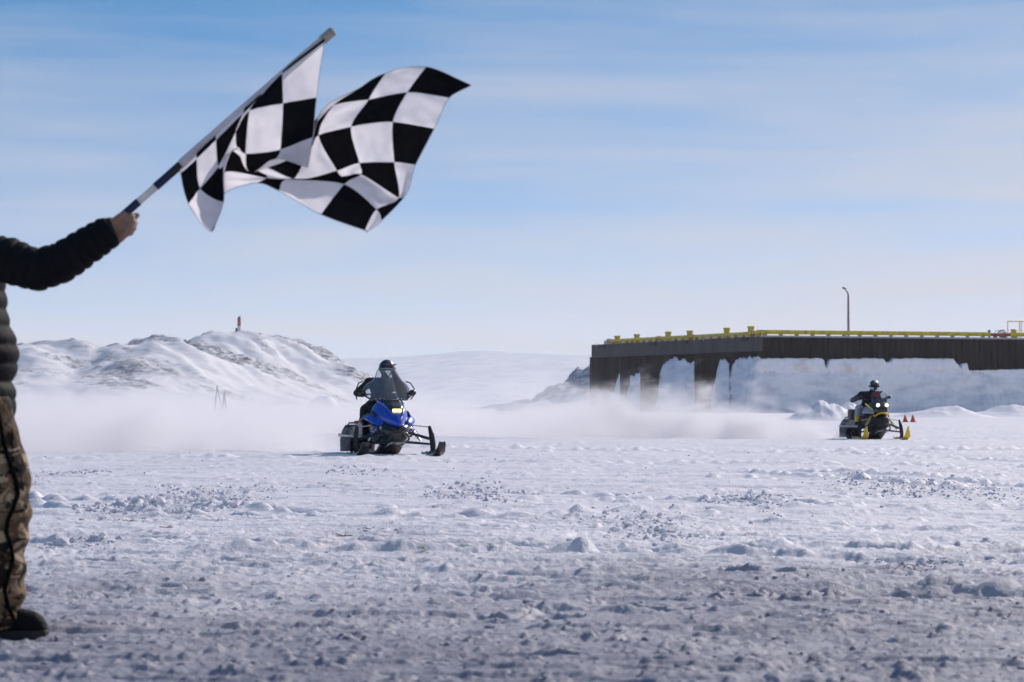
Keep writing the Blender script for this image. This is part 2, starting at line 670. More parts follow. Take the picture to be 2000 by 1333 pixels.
def snow_height(x, y):
    """relief of the trampled, drifted and ridden-over snow (metres)"""
    big = 0.05 * fbm(x / 7.0, y / 9.0, 3, 3)
    rough, near, mask = rough_at(x, y)
    far = 1 - near
    h = big
    # wind crust and scraped plates: low steps, long across the view
    pl = fbm(x / 2.1, y / 1.0, 3, 21)
    h = h + 0.016 * sstep(0.04, 0.10, pl) + 0.014 * sstep(-0.32, -0.26, pl)
    pl2 = fbm(x / 0.7, y / 0.45, 3, 25)
    h = h + 0.009 * sstep(0.10, 0.16, pl2) * (0.4 + 0.6 * rough)
    # clods
    h = h + rough * (0.55 + 0.9 * np.clip(0.5 + fbm(x / 0.035, y / 0.05, 2, 35), 0, 1)) * (domes(x, y, 0.17, 31, 0.005, 0.24)
                     + domes(x + 3.3, y * 1.0 + 1.7, 0.07, 41, 0.06 + 0.10 * far, 0.28 + 0.06 * far)
                     + domes(x + 7.1, y + 9.2, 0.038, 51, 0.30 + 0.25 * far, 0.38 + 0.1 * far))
    h = h + (1 - rough) * domes(x + 1.2, y + 0.4, 0.16, 61, 0.06, 0.4)
    h = h + near * 0.0028 * fbm(x / 0.06, y / 0.05, 3, 75, 0.6)
    h = h + (0.25 + 0.75 * rough) * (0.0044 + 0.0016 * far) * fbm(x / 0.10, y / 0.10, 5, 71, 0.68)
    h = h + rough * 0.015 * np.abs(fbm(x / 0.9, y / 0.45, 4, 81))
    # ski and track grooves
    xf, yf = x, y
    for (x0, y0, x1, y1, w, d, s) in TRACKS:
        i0, i1 = np.searchsorted(yf[:, 0], (min(y0, y1) - 1.0, max(y0, y1) + 1.0))
        x, y = xf[i0:i1], yf[i0:i1]
        if i1 <= i0:
            continue
        dx, dy = x1 - x0, y1 - y0
        L = math.hypot(dx, dy)
        t = ((x - x0) * dx + (y - y0) * dy) / (L * L)
        off = ((x - x0) * dy - (y - y0) * dx) / L + 0.25 * pnoise(t * 4.0, t * 0 + s, s)
        inside = sstep(-0.02, 0.04, t) * (1 - sstep(0.96, 1.02, t))
        d = d * 1.5
        g = -d * np.exp(-(off / w) ** 2) + 0.9 * d * np.exp(-((off - 1.9 * w) / (0.8 * w)) ** 2) * (0.6 + 0.8 * pnoise(x * 5, y * 5, s))
        h[i0:i1] += g * inside
    return h


TRACKS = [(-5.0, 26.6, -2.2, 22.4, 0.10, 0.05, 5), (-4.4, 27.2, -1.6, 23.0, 0.10, 0.05, 6),
          (-9.0, 23.2, 4.0, 20.4, 0.08, 0.035, 7), (-4.0, 17.6, 7.0, 14.9, 0.09, 0.04, 8),
          (0.6, 27.5, 3.4, 22.8, 0.09, 0.045, 9), (3.0, 36.0, 5.4, 28.0, 0.12, 0.05, 10),
          (3.9, 36.5, 6.3, 28.4, 0.12, 0.05, 12), (-2.0, 16.2, 6.5, 17.8, 0.10, 0.045, 13),
          (1.5, 13.2, 6.0, 14.6, 0.12, 0.055, 14), (-1.0, 21.5, 5.0, 24.2, 0.10, 0.04, 15),
          (6.0, 50.0, 9.5, 40.0, 0.14, 0.05, 16), (-8.0, 46.0, 7.0, 41.5, 0.16, 0.05, 17),
          (-9.0, 60.0, 14.0, 52.0, 0.2, 0.07, 18), (7.0, 40.0, 11.0, 33.0, 0.12, 0.05, 19)]

tr_ = random.Random(21)
for k_ in range(70):
    y_ = 11.0 * math.exp(tr_.random() * math.log(58 / 11.0))
    x_ = y_ * tr_.uniform(-0.2, 0.12)
    l_ = y_ * tr_.uniform(0.06, 0.30)
    a_ = tr_.uniform(-0.35, 0.30)
    TRACKS.append((x_, y_, x_ + l_, y_ + l_ * a_, tr_.uniform(0.025, 0.06), tr_.uniform(0.010, 0.024), 30 + k_))
NR, NC = 1340, 760
YA, YB = 6.6 ** -0.6, 140.0 ** -0.6
ys = np.linspace(YA, YB, NR) ** (-1 / 0.6)
TM = 0.30
ts = np.linspace(-TM, TM, NC)
Yg, Tg = np.meshgrid(ys, ts, indexing="ij")
Xg = Yg * Tg
Zg = snow_height(Xg, Yg)
Zg -= np.mean(Zg[(Yg > 12) & (Yg < 60)])
edge = np.maximum(sstep(126, 139, Yg), np.maximum(1 - sstep(6.6, 7.2, Yg), sstep(TM - 0.012, TM, np.abs(Tg))))
Zg = Zg * (1 - edge) - 0.03 * edge
fan_v = np.stack([Xg, Yg, Zg], -1).reshape(-1, 3)
fan_f = grid_faces(NR, NC)


def ground_z(x, y):
    """height of the built snow at a spot inside the detailed area"""
    fi = (YA - max(y, 6.61) ** -0.6) / (YA - YB) * (NR - 1)
    fj = (x / y + TM) / (2 * TM) * (NC - 1)
    i = min(max(int(fi), 0), NR - 2)
    j = min(max(int(fj), 0), NC - 2)
    return float(max(Zg[i, j], Zg[i + 1, j], Zg[i, j + 1], Zg[i + 1, j + 1]))


# the wide plain the detailed snow lies in
xa = np.concatenate([-np.geomspace(6900, 1.5, 95), [0], np.geomspace(1.5, 6900, 95)])
ya = np.concatenate([-np.geomspace(400, 1, 30), np.geomspace(1.0, 11600, 210)])
Yp, Xp = np.meshgrid(ya, xa, indexing="ij")
infan = (1 - sstep(TM - 0.045, TM - 0.012, np.abs(Xp) / np.maximum(Yp, 0.5))) * sstep(6.9, 7.9, Yp) * (1 - sstep(112, 128, Yp))
Zp = 0.05 * fbm(Xp / 9.0, Yp / 11.0, 3, 3) * sstep(150, 200, np.hypot(Xp, Yp)) - 0.015 - 0.22 * infan
# drifts banked up in front of the wharf and on the plain to the right
def bank(cx, cy, rx, ry, h):
    return h * np.exp(-((Xp - cx) / rx) ** 2 - ((Yp - cy) / ry) ** 2)
far_v = np.stack([Xp, Yp, Zp], -1).reshape(-1, 3)
far_f = grid_faces(len(ya), len(xa)) + len(fan_v)
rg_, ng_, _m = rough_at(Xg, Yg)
near_dim = 1 - sstep(8.5, 20.0, Yg + 3.0 * fbm(Xg / 2.5, Yg / 3.5, 3, 15))  # painted darkening of the snow colour towards the camera
churn_vignette = np.clip(0.10 * rg_ * sstep(-0.3, 0.4, _m) + near_dim * np.clip(0.95 + 0.15 * fbm(Xg / 0.5, Yg / 0.8, 3, 91), 0, 1), 0, 1)
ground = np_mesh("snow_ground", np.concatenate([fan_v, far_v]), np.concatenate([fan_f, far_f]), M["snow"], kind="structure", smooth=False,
                 attrs={"churn_vignette": np.concatenate([churn_vignette.ravel(), np.zeros(len(far_v))])})

# loose clods lying on the snow (uncountable: one object)
clods = MB()
rng = random.Random(3)
ico = bmesh.new()
bmesh.ops.create_icosphere(ico, subdivisions=1, radius=1.0)
ico.verts.ensure_lookup_table()
IV = [v.co.copy() for v in ico.verts]
IF = [tuple(v.index for v in f.verts) for f in ico.faces]
ico.free()
cand = np.array([[8.0 * math.exp(rng.random() * math.log(60 / 8.0)), rng.uniform(-0.208, 0.208)] for _ in range(160000)])
cand[:, 1] *= cand[:, 0]
_r, _n, cmask = rough_at(cand[:, 1], cand[:, 0])
cnt = 0
for y, x, mk in zip(cand[:, 0], cand[:, 1], cmask):
    if cnt >= 4800:
        break
    if y < 14 and rng.random() < 0.985:
        continue
    if y >= 14 and mk < rng.uniform(0.0, 0.75) and rng.random() < 0.998:
        continue
    s = 0.0045 + (0.011 if y < 16 else 0.024) * rng.random() ** 3.2
    if rng.random() < 0.015:
        s *= 1.7
    z = ground_z(x, y)
    ph = rng.random() * 6.28
    c, sn = math.cos(ph), math.sin(ph)
    sx, sy, sz = s * rng.uniform(0.8, 1.5), s * rng.uniform(0.7, 1.1), s * rng.uniform(0.55, 0.95)
    sd = rng.random() * 100
    vs = []
    for p in IV:
        k = 1 + 0.55 * mnoise.noise(p * 1.3 + Vector((sd, 0, 0)))
        a, b = p.x * sx * k, p.y * sy * k
        vs.append((x + a * c - b * sn, y + a * sn + b * c, z + sz * (0.15 + p.z * k)))
    clods.add(vs, IF)
    cnt += 1
o = clods.build("snow_clods", M["snow"], smooth=False)
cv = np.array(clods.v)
ca = o.data.attributes.new("churn_vignette", "FLOAT", "POINT")
ca.data.foreach_set("value", (0.9 * (1 - sstep(8.5, 20.0, cv[:, 1] + 3.0 * fbm(cv[:, 0] / 2.5, cv[:, 1] / 3.5, 3, 15)))).astype(np.float32))  # clods get the same painted foreground darkening
o["kind"] = "stuff"


# ------------------------------------------------------------------ hills
def crest_z(xs, Y, pts):
    """crest heights along x (metres) at distance Y through photo points"""
    px = np.array([p[0] for p in pts], float)
    wx = np.array([P(p[0], p[1], Y).x for p in pts])
    wz = np.array([P(p[0], p[1], Y).z for p in pts])
    return np.interp(xs, wx, wz)


def smooth1(a, k):
    ker = np.hanning(2 * k + 1)
    ker /= ker.sum()
    return np.convolve(np.pad(a, k, mode="edge"), ker, mode="valid")


def hill(layers, x0, x1, y0, y1, nx, ny, mat, name, seed, amp, rockbias, nsz=40.0, foot=0.0):
    xs = np.linspace(x0, x1, nx)
    yy = np.linspace(y0, y1, ny)
    Y, X = np.meshgrid(yy, xs, indexing="ij")
    Z = np.full_like(X, -3.0)
    near_crest = np.zeros_like(X)
    for (Yc, front, back, pts) in layers:
        cz = smooth1(crest_z(xs, Yc, pts), 3)
        cz = np.maximum(cz, 0)
        wob = 0.35 * front * fbm(xs / (nsz * 2.3), xs * 0 + seed, 2, seed)
        d = Y - (Yc + wob[None, :] * 0.5)
        prof = np.where(d < 0, np.clip(1 + d / front, 0, 1), np.clip(1 - d / back, 0, 1))
        prof = np.where(d < 0, prof ** 1.15 * (1.0) , prof)
        prof = 0.5 * prof + 0.5 * prof * prof * (3 - 2 * prof)
        zn = cz[None, :] * prof - 0.5
        near_crest = np.where(zn > Z, prof, near_crest)
        Z = np.maximum(Z, zn)
    hgt = np.clip(Z / max(Z.max(), 1), 0, 1)
    rel = fbm(X / nsz, Y / nsz, 5, seed + 5, 0.55)
    gul = np.abs(fbm(X / (nsz * 1.3) + 0.5 * Y / nsz, Y / (nsz * 3.0), 4, seed + 9))
    Z = Z + amp * (0.25 + hgt) * np.where(Z > -1, 1, 0) * (0.75 * rel - 0.9 * (0.4 - gul)) * np.clip((Z + 0.5) / 3, 0, 1) * (0.3 + 0.7 * np.clip((1 - hgt) * 4, 0, 1))
    Z = np.where(Y < y0 + 1, -3, Z)
    gx = np.gradient(Z, xs, axis=1)
    gy = np.gradient(Z, yy, axis=0)
    slope = np.sqrt(gx * gx + gy * gy)
    wind = fbm(X / 26.0, Y / 26.0, 4, seed + 31, 0.6)
    patch = fbm(X / 55.0, Y / 70.0, 3, seed + 37)
    rock = 0.16 * np.clip(slope - 0.25, 0, 1) + 0.25 * near_crest ** 5 + 0.26 * wind + 0.22 * patch + rockbias
    rock = np.minimum(rock, 0.145 if name != "mountains" else 1)
    # broken, blocky ground where the rock is bare
    Z = Z + min(nsz / 40.0, 1.5) * 4.0 * np.clip(rock + 0.12, 0, 0.4) * np.abs(fbm(X / nsz * 8, Y / nsz * 5, 3, seed + 41, 0.6))
    v = np.stack([X, Y, Z], -1).reshape(-1, 3)
    o = np_mesh(name, v, grid_faces(ny, nx), mat, kind="structure", attrs={"rock": rock.reshape(-1)})
    return xs, yy, Z


HX, HY, HZ = hill([(1000, 190, 200, [(-900, 760), (-500, 715), (-300, 700), (-100, 688), (0, 684), (30, 680), (70, 668), (140, 662),
                                     (190, 668), (232, 677), (262, 664), (330, 658), (390, 664), (440, 678), (500, 702), (580, 738), (660, 775), (740, 797)]),
                   (1150, 170, 220, [(150, 797), (300, 715), (345, 688), (390, 663), (420, 653), (470, 648), (503, 644), (560, 656), (610, 672),
                                     (660, 692), (700, 715), (740, 742), (790, 775), (840, 797)])],
                  -440, 60, 790, 1400, 420, 330, M["hill"], "hills", 4, 5.0, -0.115)
hill([(900, 60, 160, [(940, 797), (1010, 785), (1040, 775), (1070, 758), (1100, 746), (1125, 731), (1150, 720), (1200, 704), (1300, 690),
                      (1500, 700), (1900, 780), (2000, 797)])],
     -20, 190, 820, 1080, 240, 130, M["rocky"], "rocky_hill", 23, 6.5, -0.05, nsz=16.0)
hill([(9500, 1500, 1500, [(-2200, 720), (-1500, 690), (-900, 705), (-200, 695), (300, 706), (690, 698), (760, 696), (830, 692), (890, 686), (950, 684), (1000, 689),
                        (1060, 693), (1150, 694), (1250, 690), (1500, 700), (1900, 688), (2400, 705), (2900, 690), (4000, 720)]),
      (8000, 1100, 1300, [(-2200, 760), (-600, 745), (500, 752), (700, 744), (800, 738), (900, 733), (950, 735), (1010, 747), (1080, 768), (1300, 760), (1700, 740),
                        (2300, 750), (3000, 735), (4000, 770)])],
     -6500, 6500, 6700, 11300, 420, 150, M["mountain"], "mountains", 57, 9.0, 0.02, nsz=900.0)

# drifts heaped by ploughs and wind: part of the terrain
def drift(px, py_top, Y, half_px, depth, name, seed, skew=0.0, lump=1.0):
    c = P(px, py_top, Y)
    rx = half_px / FPX * Y
    n, m = 70, 44
    X, Yy = np.meshgrid(np.linspace(-1.5, 1.5, n), np.linspace(-1.5, 1.5, m))
    q = np.exp(-(np.abs(X + skew * Yy) ** 2.2) * 1.6 - (np.abs(Yy) ** 2.2) * 1.6)
    Z = c.z * q * (1 + 0.22 * lump * fbm(X * 1.8 + seed, Yy * 1.2, 3, seed)) + 0.08 * lump * c.z * np.abs(fbm(X * 5, Yy * 4, 3, seed + 3)) * q - 0.14
    v = np.stack([c.x + X * rx, Y + Yy * depth, Z], -1).reshape(-1, 3)
    return np_mesh(name, v, grid_faces(m, n), M["snow_far"], kind="structure")


drift(1608, 781, 190, 60, 5.0, "snow_mound", 2, 0.3)
drift(1665, 786, 200, 55, 5.0, "snow_mound", 5, -0.2)
drift(1840, 793, 240, 90, 8.0, "snow_mound", 8, 0.2)
drift(1990, 791, 255, 110, 8.0, "snow_mound", 9)
drift(2190, 790, 250, 120, 8.0, "snow_mound", 12)
drift(632, 769, 150, 60, 2.0, "snow_mound", 14, 0.2, 0.35)

# ------------------------------------------------------------------ wharf
WL = P(1155, 672, 489)          # far left end of the top edge
WC = P(1483, 655, 430)          # the corner nearest the camera
WH = WC.z                       # height of the top edge
WR = Vector((P(2000, 656, 446).x, 446, WH))
longd = (WR - WC); longd.z = 0
longd.normalize()
WE = WC + longd * 110.0
rowd = Vector((WC.x - WL.x, WC.y - WL.y, 0))
ROWL = rowd.length
rowd.normalize()
rown = Vector((rowd.y, -rowd.x, 0))       # outward: to the left and towards the camera
longn = Vector((longd.y, -longd.x, 0))
if longn.y > 0:
    longn = -longn
wharf = thing("wharf", "long dark steel sheet pile wharf with a grey band at its receding left end", "wharf",
              (WC.x, WC.y, 0))
WB = Vector((WC.x, WC.y, 0))


def wl(p):
    return Vector(p) - WB


# the filled body and deck behind the steel
body = MB()
inl, inr = WL - rown * 9.0, WC + longd * 9.0 - longn * 9.0
foot = [wl(WL - rown * 1.6 + rowd * 0.2), wl(WC - rown * 1.6 - longn * 0.9), wl(WE - longn * 0.9), wl(WE - longn * 60), wl(WL - rown * 60)]
vs = [(p.x, p.y, 0.0) for p in foot] + [(p.x, p.y, WH - 0.25) for p in foot]
n = len(foot)
body.add(vs, [tuple(range(n, 2 * n))] + [(i, (i + 1) % n, n + (i + 1) % n, n + i) for i in range(n)])
body.m = [1] + [0] * (len(body.f) - 1)
body.build("fill", [M["pile"], M["snow_far"]], wharf)

# long face: corrugated sheet piles
def corrugated(a, d, nrm, length, z0, z1, pitch, depth, mb, off=0.0):
    k = int(length / pitch)
    pts = []
    for i in range(k):
        s = i * pitch
        for q, h in ((0.0, 0.0), (0.30, 0.0), (0.42, 1.0), (0.72, 1.0), (0.86, 0.0)):
            pts.append(a + d * (s + q * pitch) + nrm * (h * depth + off))
    vs = [(p.x, p.y, z0) for p in pts] + [(p.x, p.y, z1) for p in pts]
    m = len(pts)
    mb.add(vs, [(i, i + 1, m + i + 1, m + i) for i in range(m - 1)])


mb = MB()
corrugated(wl(WC), longd, longn, 110.0, 0.0, WH - 0.1, 1.05, 0.42, mb, -0.55)
o = mb.build("sheet_pile_wall", M["pile"], wharf)
o["kind"] = "stuff"
# capping strip on the long face and joint lines
mb = MB()
for i in range(12):
    a = WC + longd * (i * 9.2 + 0.06)
    c = a + longd * 4.54 + longn * -0.1
    rot = Matrix.Rotation(math.atan2(longd.y, longd.x), 3, "Z")
    MB().box((wl(c).x, wl(c).y, WH - 0.16), (9.10, 0.8, 0.26), rot).build("cap_plate", M["galv"], wharf)

# circular sheet pile cells along the receding row
CELL_PX = [1155, 1211, 1251, 1300, 1357, 1424]
for k, ex in enumerate(CELL_PX):
    t = (ex - 1155) / (1483.0 - 1155)
    Yc = 489 - 59 * t + 1.0
    r = 4.6
    X = P(ex, 700, Yc).x + r
    c = Vector((X, Yc + 1.6, 0))
    mb = MB()
    vs, fs = [], []
    nseg = 34
    for i in range(nseg * 4):
        ang = math.pi * 0.5 + math.pi * 1.35 * i / (nseg * 4 - 1)
        rr = r + (0.0, 0.24, 0.24, 0.0)[i % 4]
        vs.append(wl(c + Vector((math.cos(ang) * rr, math.sin(ang) * rr, 0))))
    m = len(vs)
    vs2 = [(p.x, p.y, 0.0) for p in vs] + [(p.x, p.y, WH - 2.25) for p in vs]
    mb.add(vs2, [(i, i + 1, m + i + 1, m + i) for i in range(m - 1)])
    mb.build("pile_cell", M["pile_cell"], wharf)

# steel fascia band along the row, in plates with open joints
NPL = 8
pl = ROWL / NPL
rrot = Matrix.Rotation(math.atan2(rowd.y, rowd.x), 3, "Z")
rr_ = random.Random(11)
for i in range(NPL):
    c = WL + rowd * ((i + 0.5) * pl) - rown * 0.30
    o = MB().box((wl(c).x, wl(c).y, WH - 1.28), (pl - 0.07, 0.55 + 0.03 * rr_.random(), 2.2), rrot).build("fascia_plate", M["fascia"], wharf)
# end return of the band, seen edge on at the far left
c = WL - rown * 2.6 - rowd * 0.1
MB().box((wl(c).x, wl(c).y, WH - 1.3), (0.4, 4.4, 2.3), rrot).build("fascia_plate", M["fascia"], wharf)
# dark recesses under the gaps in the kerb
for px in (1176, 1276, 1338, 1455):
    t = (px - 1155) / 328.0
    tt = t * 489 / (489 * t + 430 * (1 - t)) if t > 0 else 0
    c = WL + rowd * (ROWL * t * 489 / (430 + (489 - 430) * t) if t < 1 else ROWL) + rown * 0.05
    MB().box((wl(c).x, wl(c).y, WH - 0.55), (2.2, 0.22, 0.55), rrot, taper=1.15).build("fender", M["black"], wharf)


def row_at(px):
    """spot on the receding top edge seen at photo column px"""
    lo, hi = 0.0, 1.0
    for _ in range(40):
        mid = (lo + hi) / 2
        p = WL.lerp(WC, mid)
        if 1000 + p.x / p.y * FPX < px:
            lo = mid
        else:
            hi = mid
    return WL.lerp(WC, lo)


# yellow kerb rail: segments on short feet, snow showing beneath
def kerb_seg(a, b, mat, name, w=0.55, h=0.42, lift=0.20):
    d = (b - a)
    L = d.length
    rot = Matrix.Rotation(math.atan2(d.y, d.x), 3, "Z")
    c = (a + b) / 2
    mb = MB().box((wl(c).x, wl(c).y, WH + lift + h / 2), (L - 0.08, w, h), rot)
    k = max(2, int(L / 2.2))
    for i in range(k):
        q = a + d * ((i + 0.5) / k)
        mb.box((wl(q).x, wl(q).y, WH + lift / 2 - 0.06), (0.5, w * 0.8, lift + 0.16), rot)
    return mb.build(name, mat, wharf, bevel=0.03)


gaps = [1163, 1181, 1192.5, 1230.5, 1272, 1291, 1333.5, 1343, 1405.5, 1452, 1464, 1483]
prev = row_at(1183) - rown * 0.7
for px in (1212, 1231, 1268, 1291, 1333, 1372, 1405, 1452, 1483):
    q = row_at(px) - rown * 0.7
    kerb_seg(prev, q, M["yellow"], "kerb_beam")
    prev = q
# grey snow-covered lip behind the kerb
mb = MB()
a, b = WL - rown * 3.0, WL.lerp(WC, 0.93) - rown * 3.0
c = (a + b) / 2
mb.box((wl(c).x, wl(c).y, WH + 0.2), (ROWL * 0.93, 1.6, 0.9), rrot)
mb.build("snow_lip", M["snow_far"], wharf, bevel=0.3)
lx = [0, 9, 18, 27, 36, 41.4]
LK = (P(1940, 650, 444).x - WC.x) / longd.x
segs = [(i * LK / 5, (i + 1) * LK / 5) for i in range(5)]
for s0, s1 in segs:
    kerb_seg(WC + longd * s0 - longn * 0.9, WC + longd * s1 - longn * 0.9, M["yellow"], "kerb_beam", h=0.62)
s2 = (P(1978, 650, 445).x - WC.x) / longd.x
o = kerb_seg(WC + longd * LK - longn * 0.9, WC + longd * s2 - longn * 0.9, M["red"], "kerb_beam", h=0.5)
o["label"] = "rust red stretch of the kerb rail"
s3 = s2
for i in range(5):
    kerb_seg(WC + longd * s3 - longn * 0.9, WC + longd * (s3 + 9) - longn * 0.9, M["yellow"], "kerb_beam", h=0.62)
    s3 += 9
# small white icicles hanging below the kerb
for px, z in ((1166, .5), (1215, .45), (1262, .4), (1308, .3), (1357, .35), (1375, .5), (1432, .45)):
    q = row_at(px) + rown * 0.06
    MB().tube([wl(Vector((q.x, q.y, WH + 0.05))), wl(Vector((q.x, q.y, WH - z)))], [0.09, 0.03], 6).build("icicle", M["white"], wharf)

# ------------------------------------------------------------------ things on the wharf
ORD = ["first and farthest", "second", "third", "fourth", "fifth", "sixth and nearest"]
bol_protos = None
for k, (px, top) in enumerate(((1193, 656), (1231, 653), (1292, 648), (1334, 646), (1406, 640.5), (1453, 637.5))):
    q = row_at(px) - rown * 1.2
    hgt = P(px, top, q.y).z - WH
    lab = ["yellow mooring bollard at the far left end of the wharf edge", "second yellow mooring bollard counted from the wharf's far left end",
           "third yellow mooring bollard from the far left end, left one of the middle pair", "fourth yellow mooring bollard from the far left end, right one of the middle pair",
           "second-tallest yellow mooring bollard, fifth from the wharf's far left end", "tallest yellow mooring bollard, next to the wharf corner"][k]
    t = thing("bollard", lab, "bollard", (q.x, q.y, WH), math.atan2(rowd.y, rowd.x), "yellow bollards along the wharf edge")
    s = hgt / 1.25
    MB().box((0, 0, 0.07), (1.2, 1.0, 0.14)).build("base_plate", M["yellow"], t, bevel=0.02)
    MB().box((0, 0, 0.14 + (hgt - 0.44) / 2), (0.78, 0.72, hgt - 0.44), taper=0.94).build("post", M["yellow"], t, bevel=0.05)
    MB().box((0, 0, hgt - 0.15), (0.96, 0.86, 0.30), taper=0.92).build("cap", M["yellow"], t, bevel=0.06)
pb = Vector((P(1980, 640, 447.5).x, 447.5, WH))
t = thing("bollard", "stout yellow bollard with a wide cap standing inside the yellow railing", "bollard", tuple(pb), math.atan2(longd.y, longd.x),
          "yellow bollards along the wharf edge")
MB().box((0, 0, 0.45), (0.68, 0.6, 0.9), taper=0.9).build("post", M["yellow"], t, bevel=0.04)
MB().tube([(0, 0, 0.9), (0, 0, 1.0), (0, 0, 1.3), (0, 0, 1.38)], [0.33, 0.48, 0.46, 0.36], 12).build("cap", M["yellow"], t)

# small red ladder tops in the kerb gaps
for px, lab in ((1183, "small red ladder top beside the first yellow bollard from the far end"), (1280, "small red ladder top just left of the third yellow bollard"),
                (1344, "small red ladder top just right of the fourth yellow bollard"), (1465, "small red ladder top right of the tallest yellow bollard")):
    q = row_at(px) - rown * 0.5
    t = thing("ladder", lab, "ladder", (q.x, q.y, WH), math.atan2(rowd.y, rowd.x), "red ladder tops along the wharf edge")
    for sx in (-0.4, 0.4):
        MB().tube([(sx, 0.5, 0.0), (sx, 0.45, 0.62), (sx, 0.0, 0.7), (sx, -0.1, 0.0)], 0.09, 6).build("rail", M["red"], t)
    for z in (0.2, 0.45):
        MB().box((0, 0.47, z), (0.8, 0.1, 0.12)).build("rung", M["red"], t)

# lamp post
pl_ = P(1657, 645, 462)
t = thing("lamp_post", "tall thin rusty lamp post with a bent top standing behind the yellow kerb", "lamp post", (pl_.x, pl_.y, WH))
hl = P(1657, 576, 462).z - WH
MB().tube([(0, 0, 0), (0, 0, hl * 0.5), (0, 0, hl)], [0.21, 0.19, 0.16], 10).build("pole", M["rust_pole"], t, smooth=True)
MB().box((0, 0, 0.1), (0.6, 0.6, 0.2)).build("base_plate", M["galv"], t)
a = P(1650, 564, 462) - Vector((pl_.x, pl_.y, WH))
MB().tube([(0, 0, hl), (a.x * 0.35, 0, hl + (a.z - hl) * 0.5), (a.x, 0, a.z)], [0.15, 0.14, 0.12], 8).build("arm", M["galv"], t, smooth=True)
MB().box((a.x - 0.12, 0, a.z + 0.05), (0.62, 0.4, 0.24), Matrix.Rotation(R(20), 3, "Y")).build("lamp_head", M["black"], t, bevel=0.04)

# yellow railing at the right end
p0 = P(1968, 628, 450)
rz = math.atan2(longd.y, longd.x)
t = thing("railing", "thin yellow pipe railing at the right end of the wharf", "railing", (p0.x, 450, WH), rz)
hr = p0.z - WH
for x in (0.0, 2.16, 2.45, 4.9, 7.3):
    MB().tube([(x, 0, 0), (x, 0, hr)], 0.065, 8).build("post", M["yellow"], t)
MB().tube([(-0.05, 0, hr), (7.4, 0, hr)], 0.07, 8).build("top_rail", M["yellow"], t)
MB().tube([(0, 0, hr * 0.48), (7.3, 0, hr * 0.48)], 0.035, 8).build("mid_rail", M["yellow"], t)

# tangle of cable and small post near it
q = P(1953, 647, 448)
t = thing("cable_coil", "tangled coil of dark cable behind the rust red kerb", "cable", (q.x, q.y, WH))
rr_ = random.Random(5)
for k in range(5):
    pts = []
    cx, r0 = rr_.uniform(-0.4, 0.5), rr_.uniform(0.3, 0.55)
    for i in range(13):
        an = 2 * math.pi * i / 12
        pts.append((cx + r0 * math.cos(an), 0.3 * math.sin(an * 2 + k) , 0.62 + r0 * math.sin(an) + 0.1 * k * 0.5))
    MB().tube(pts, 0.045, 6, cap=False).build("cable_loop", M["black"], t, smooth=True)
for k in range(4):
    MB().tube([(0.1 + 0.18 * k, 0.1, 0), (0.28 + 0.1 * k, 0.05, 0.5), (0.2 + 0.25 * k, 0, 0.95)], 0.05, 6).build("cable_end", M["black"], t)
q = P(1932, 647, 446)
t = thing("mooring_pin", "short dark mooring pin behind the right end of the yellow kerb", "mooring pin", (q.x, q.y, WH))
MB().tube([(0, 0, 0), (0, 0, 1.05)], 0.16, 8).build("pin", M["black"], t)
MB().tube([(0, 0, 1.05), (0, 0, 1.2)], 0.24, 8).build("head", M["black"], t)


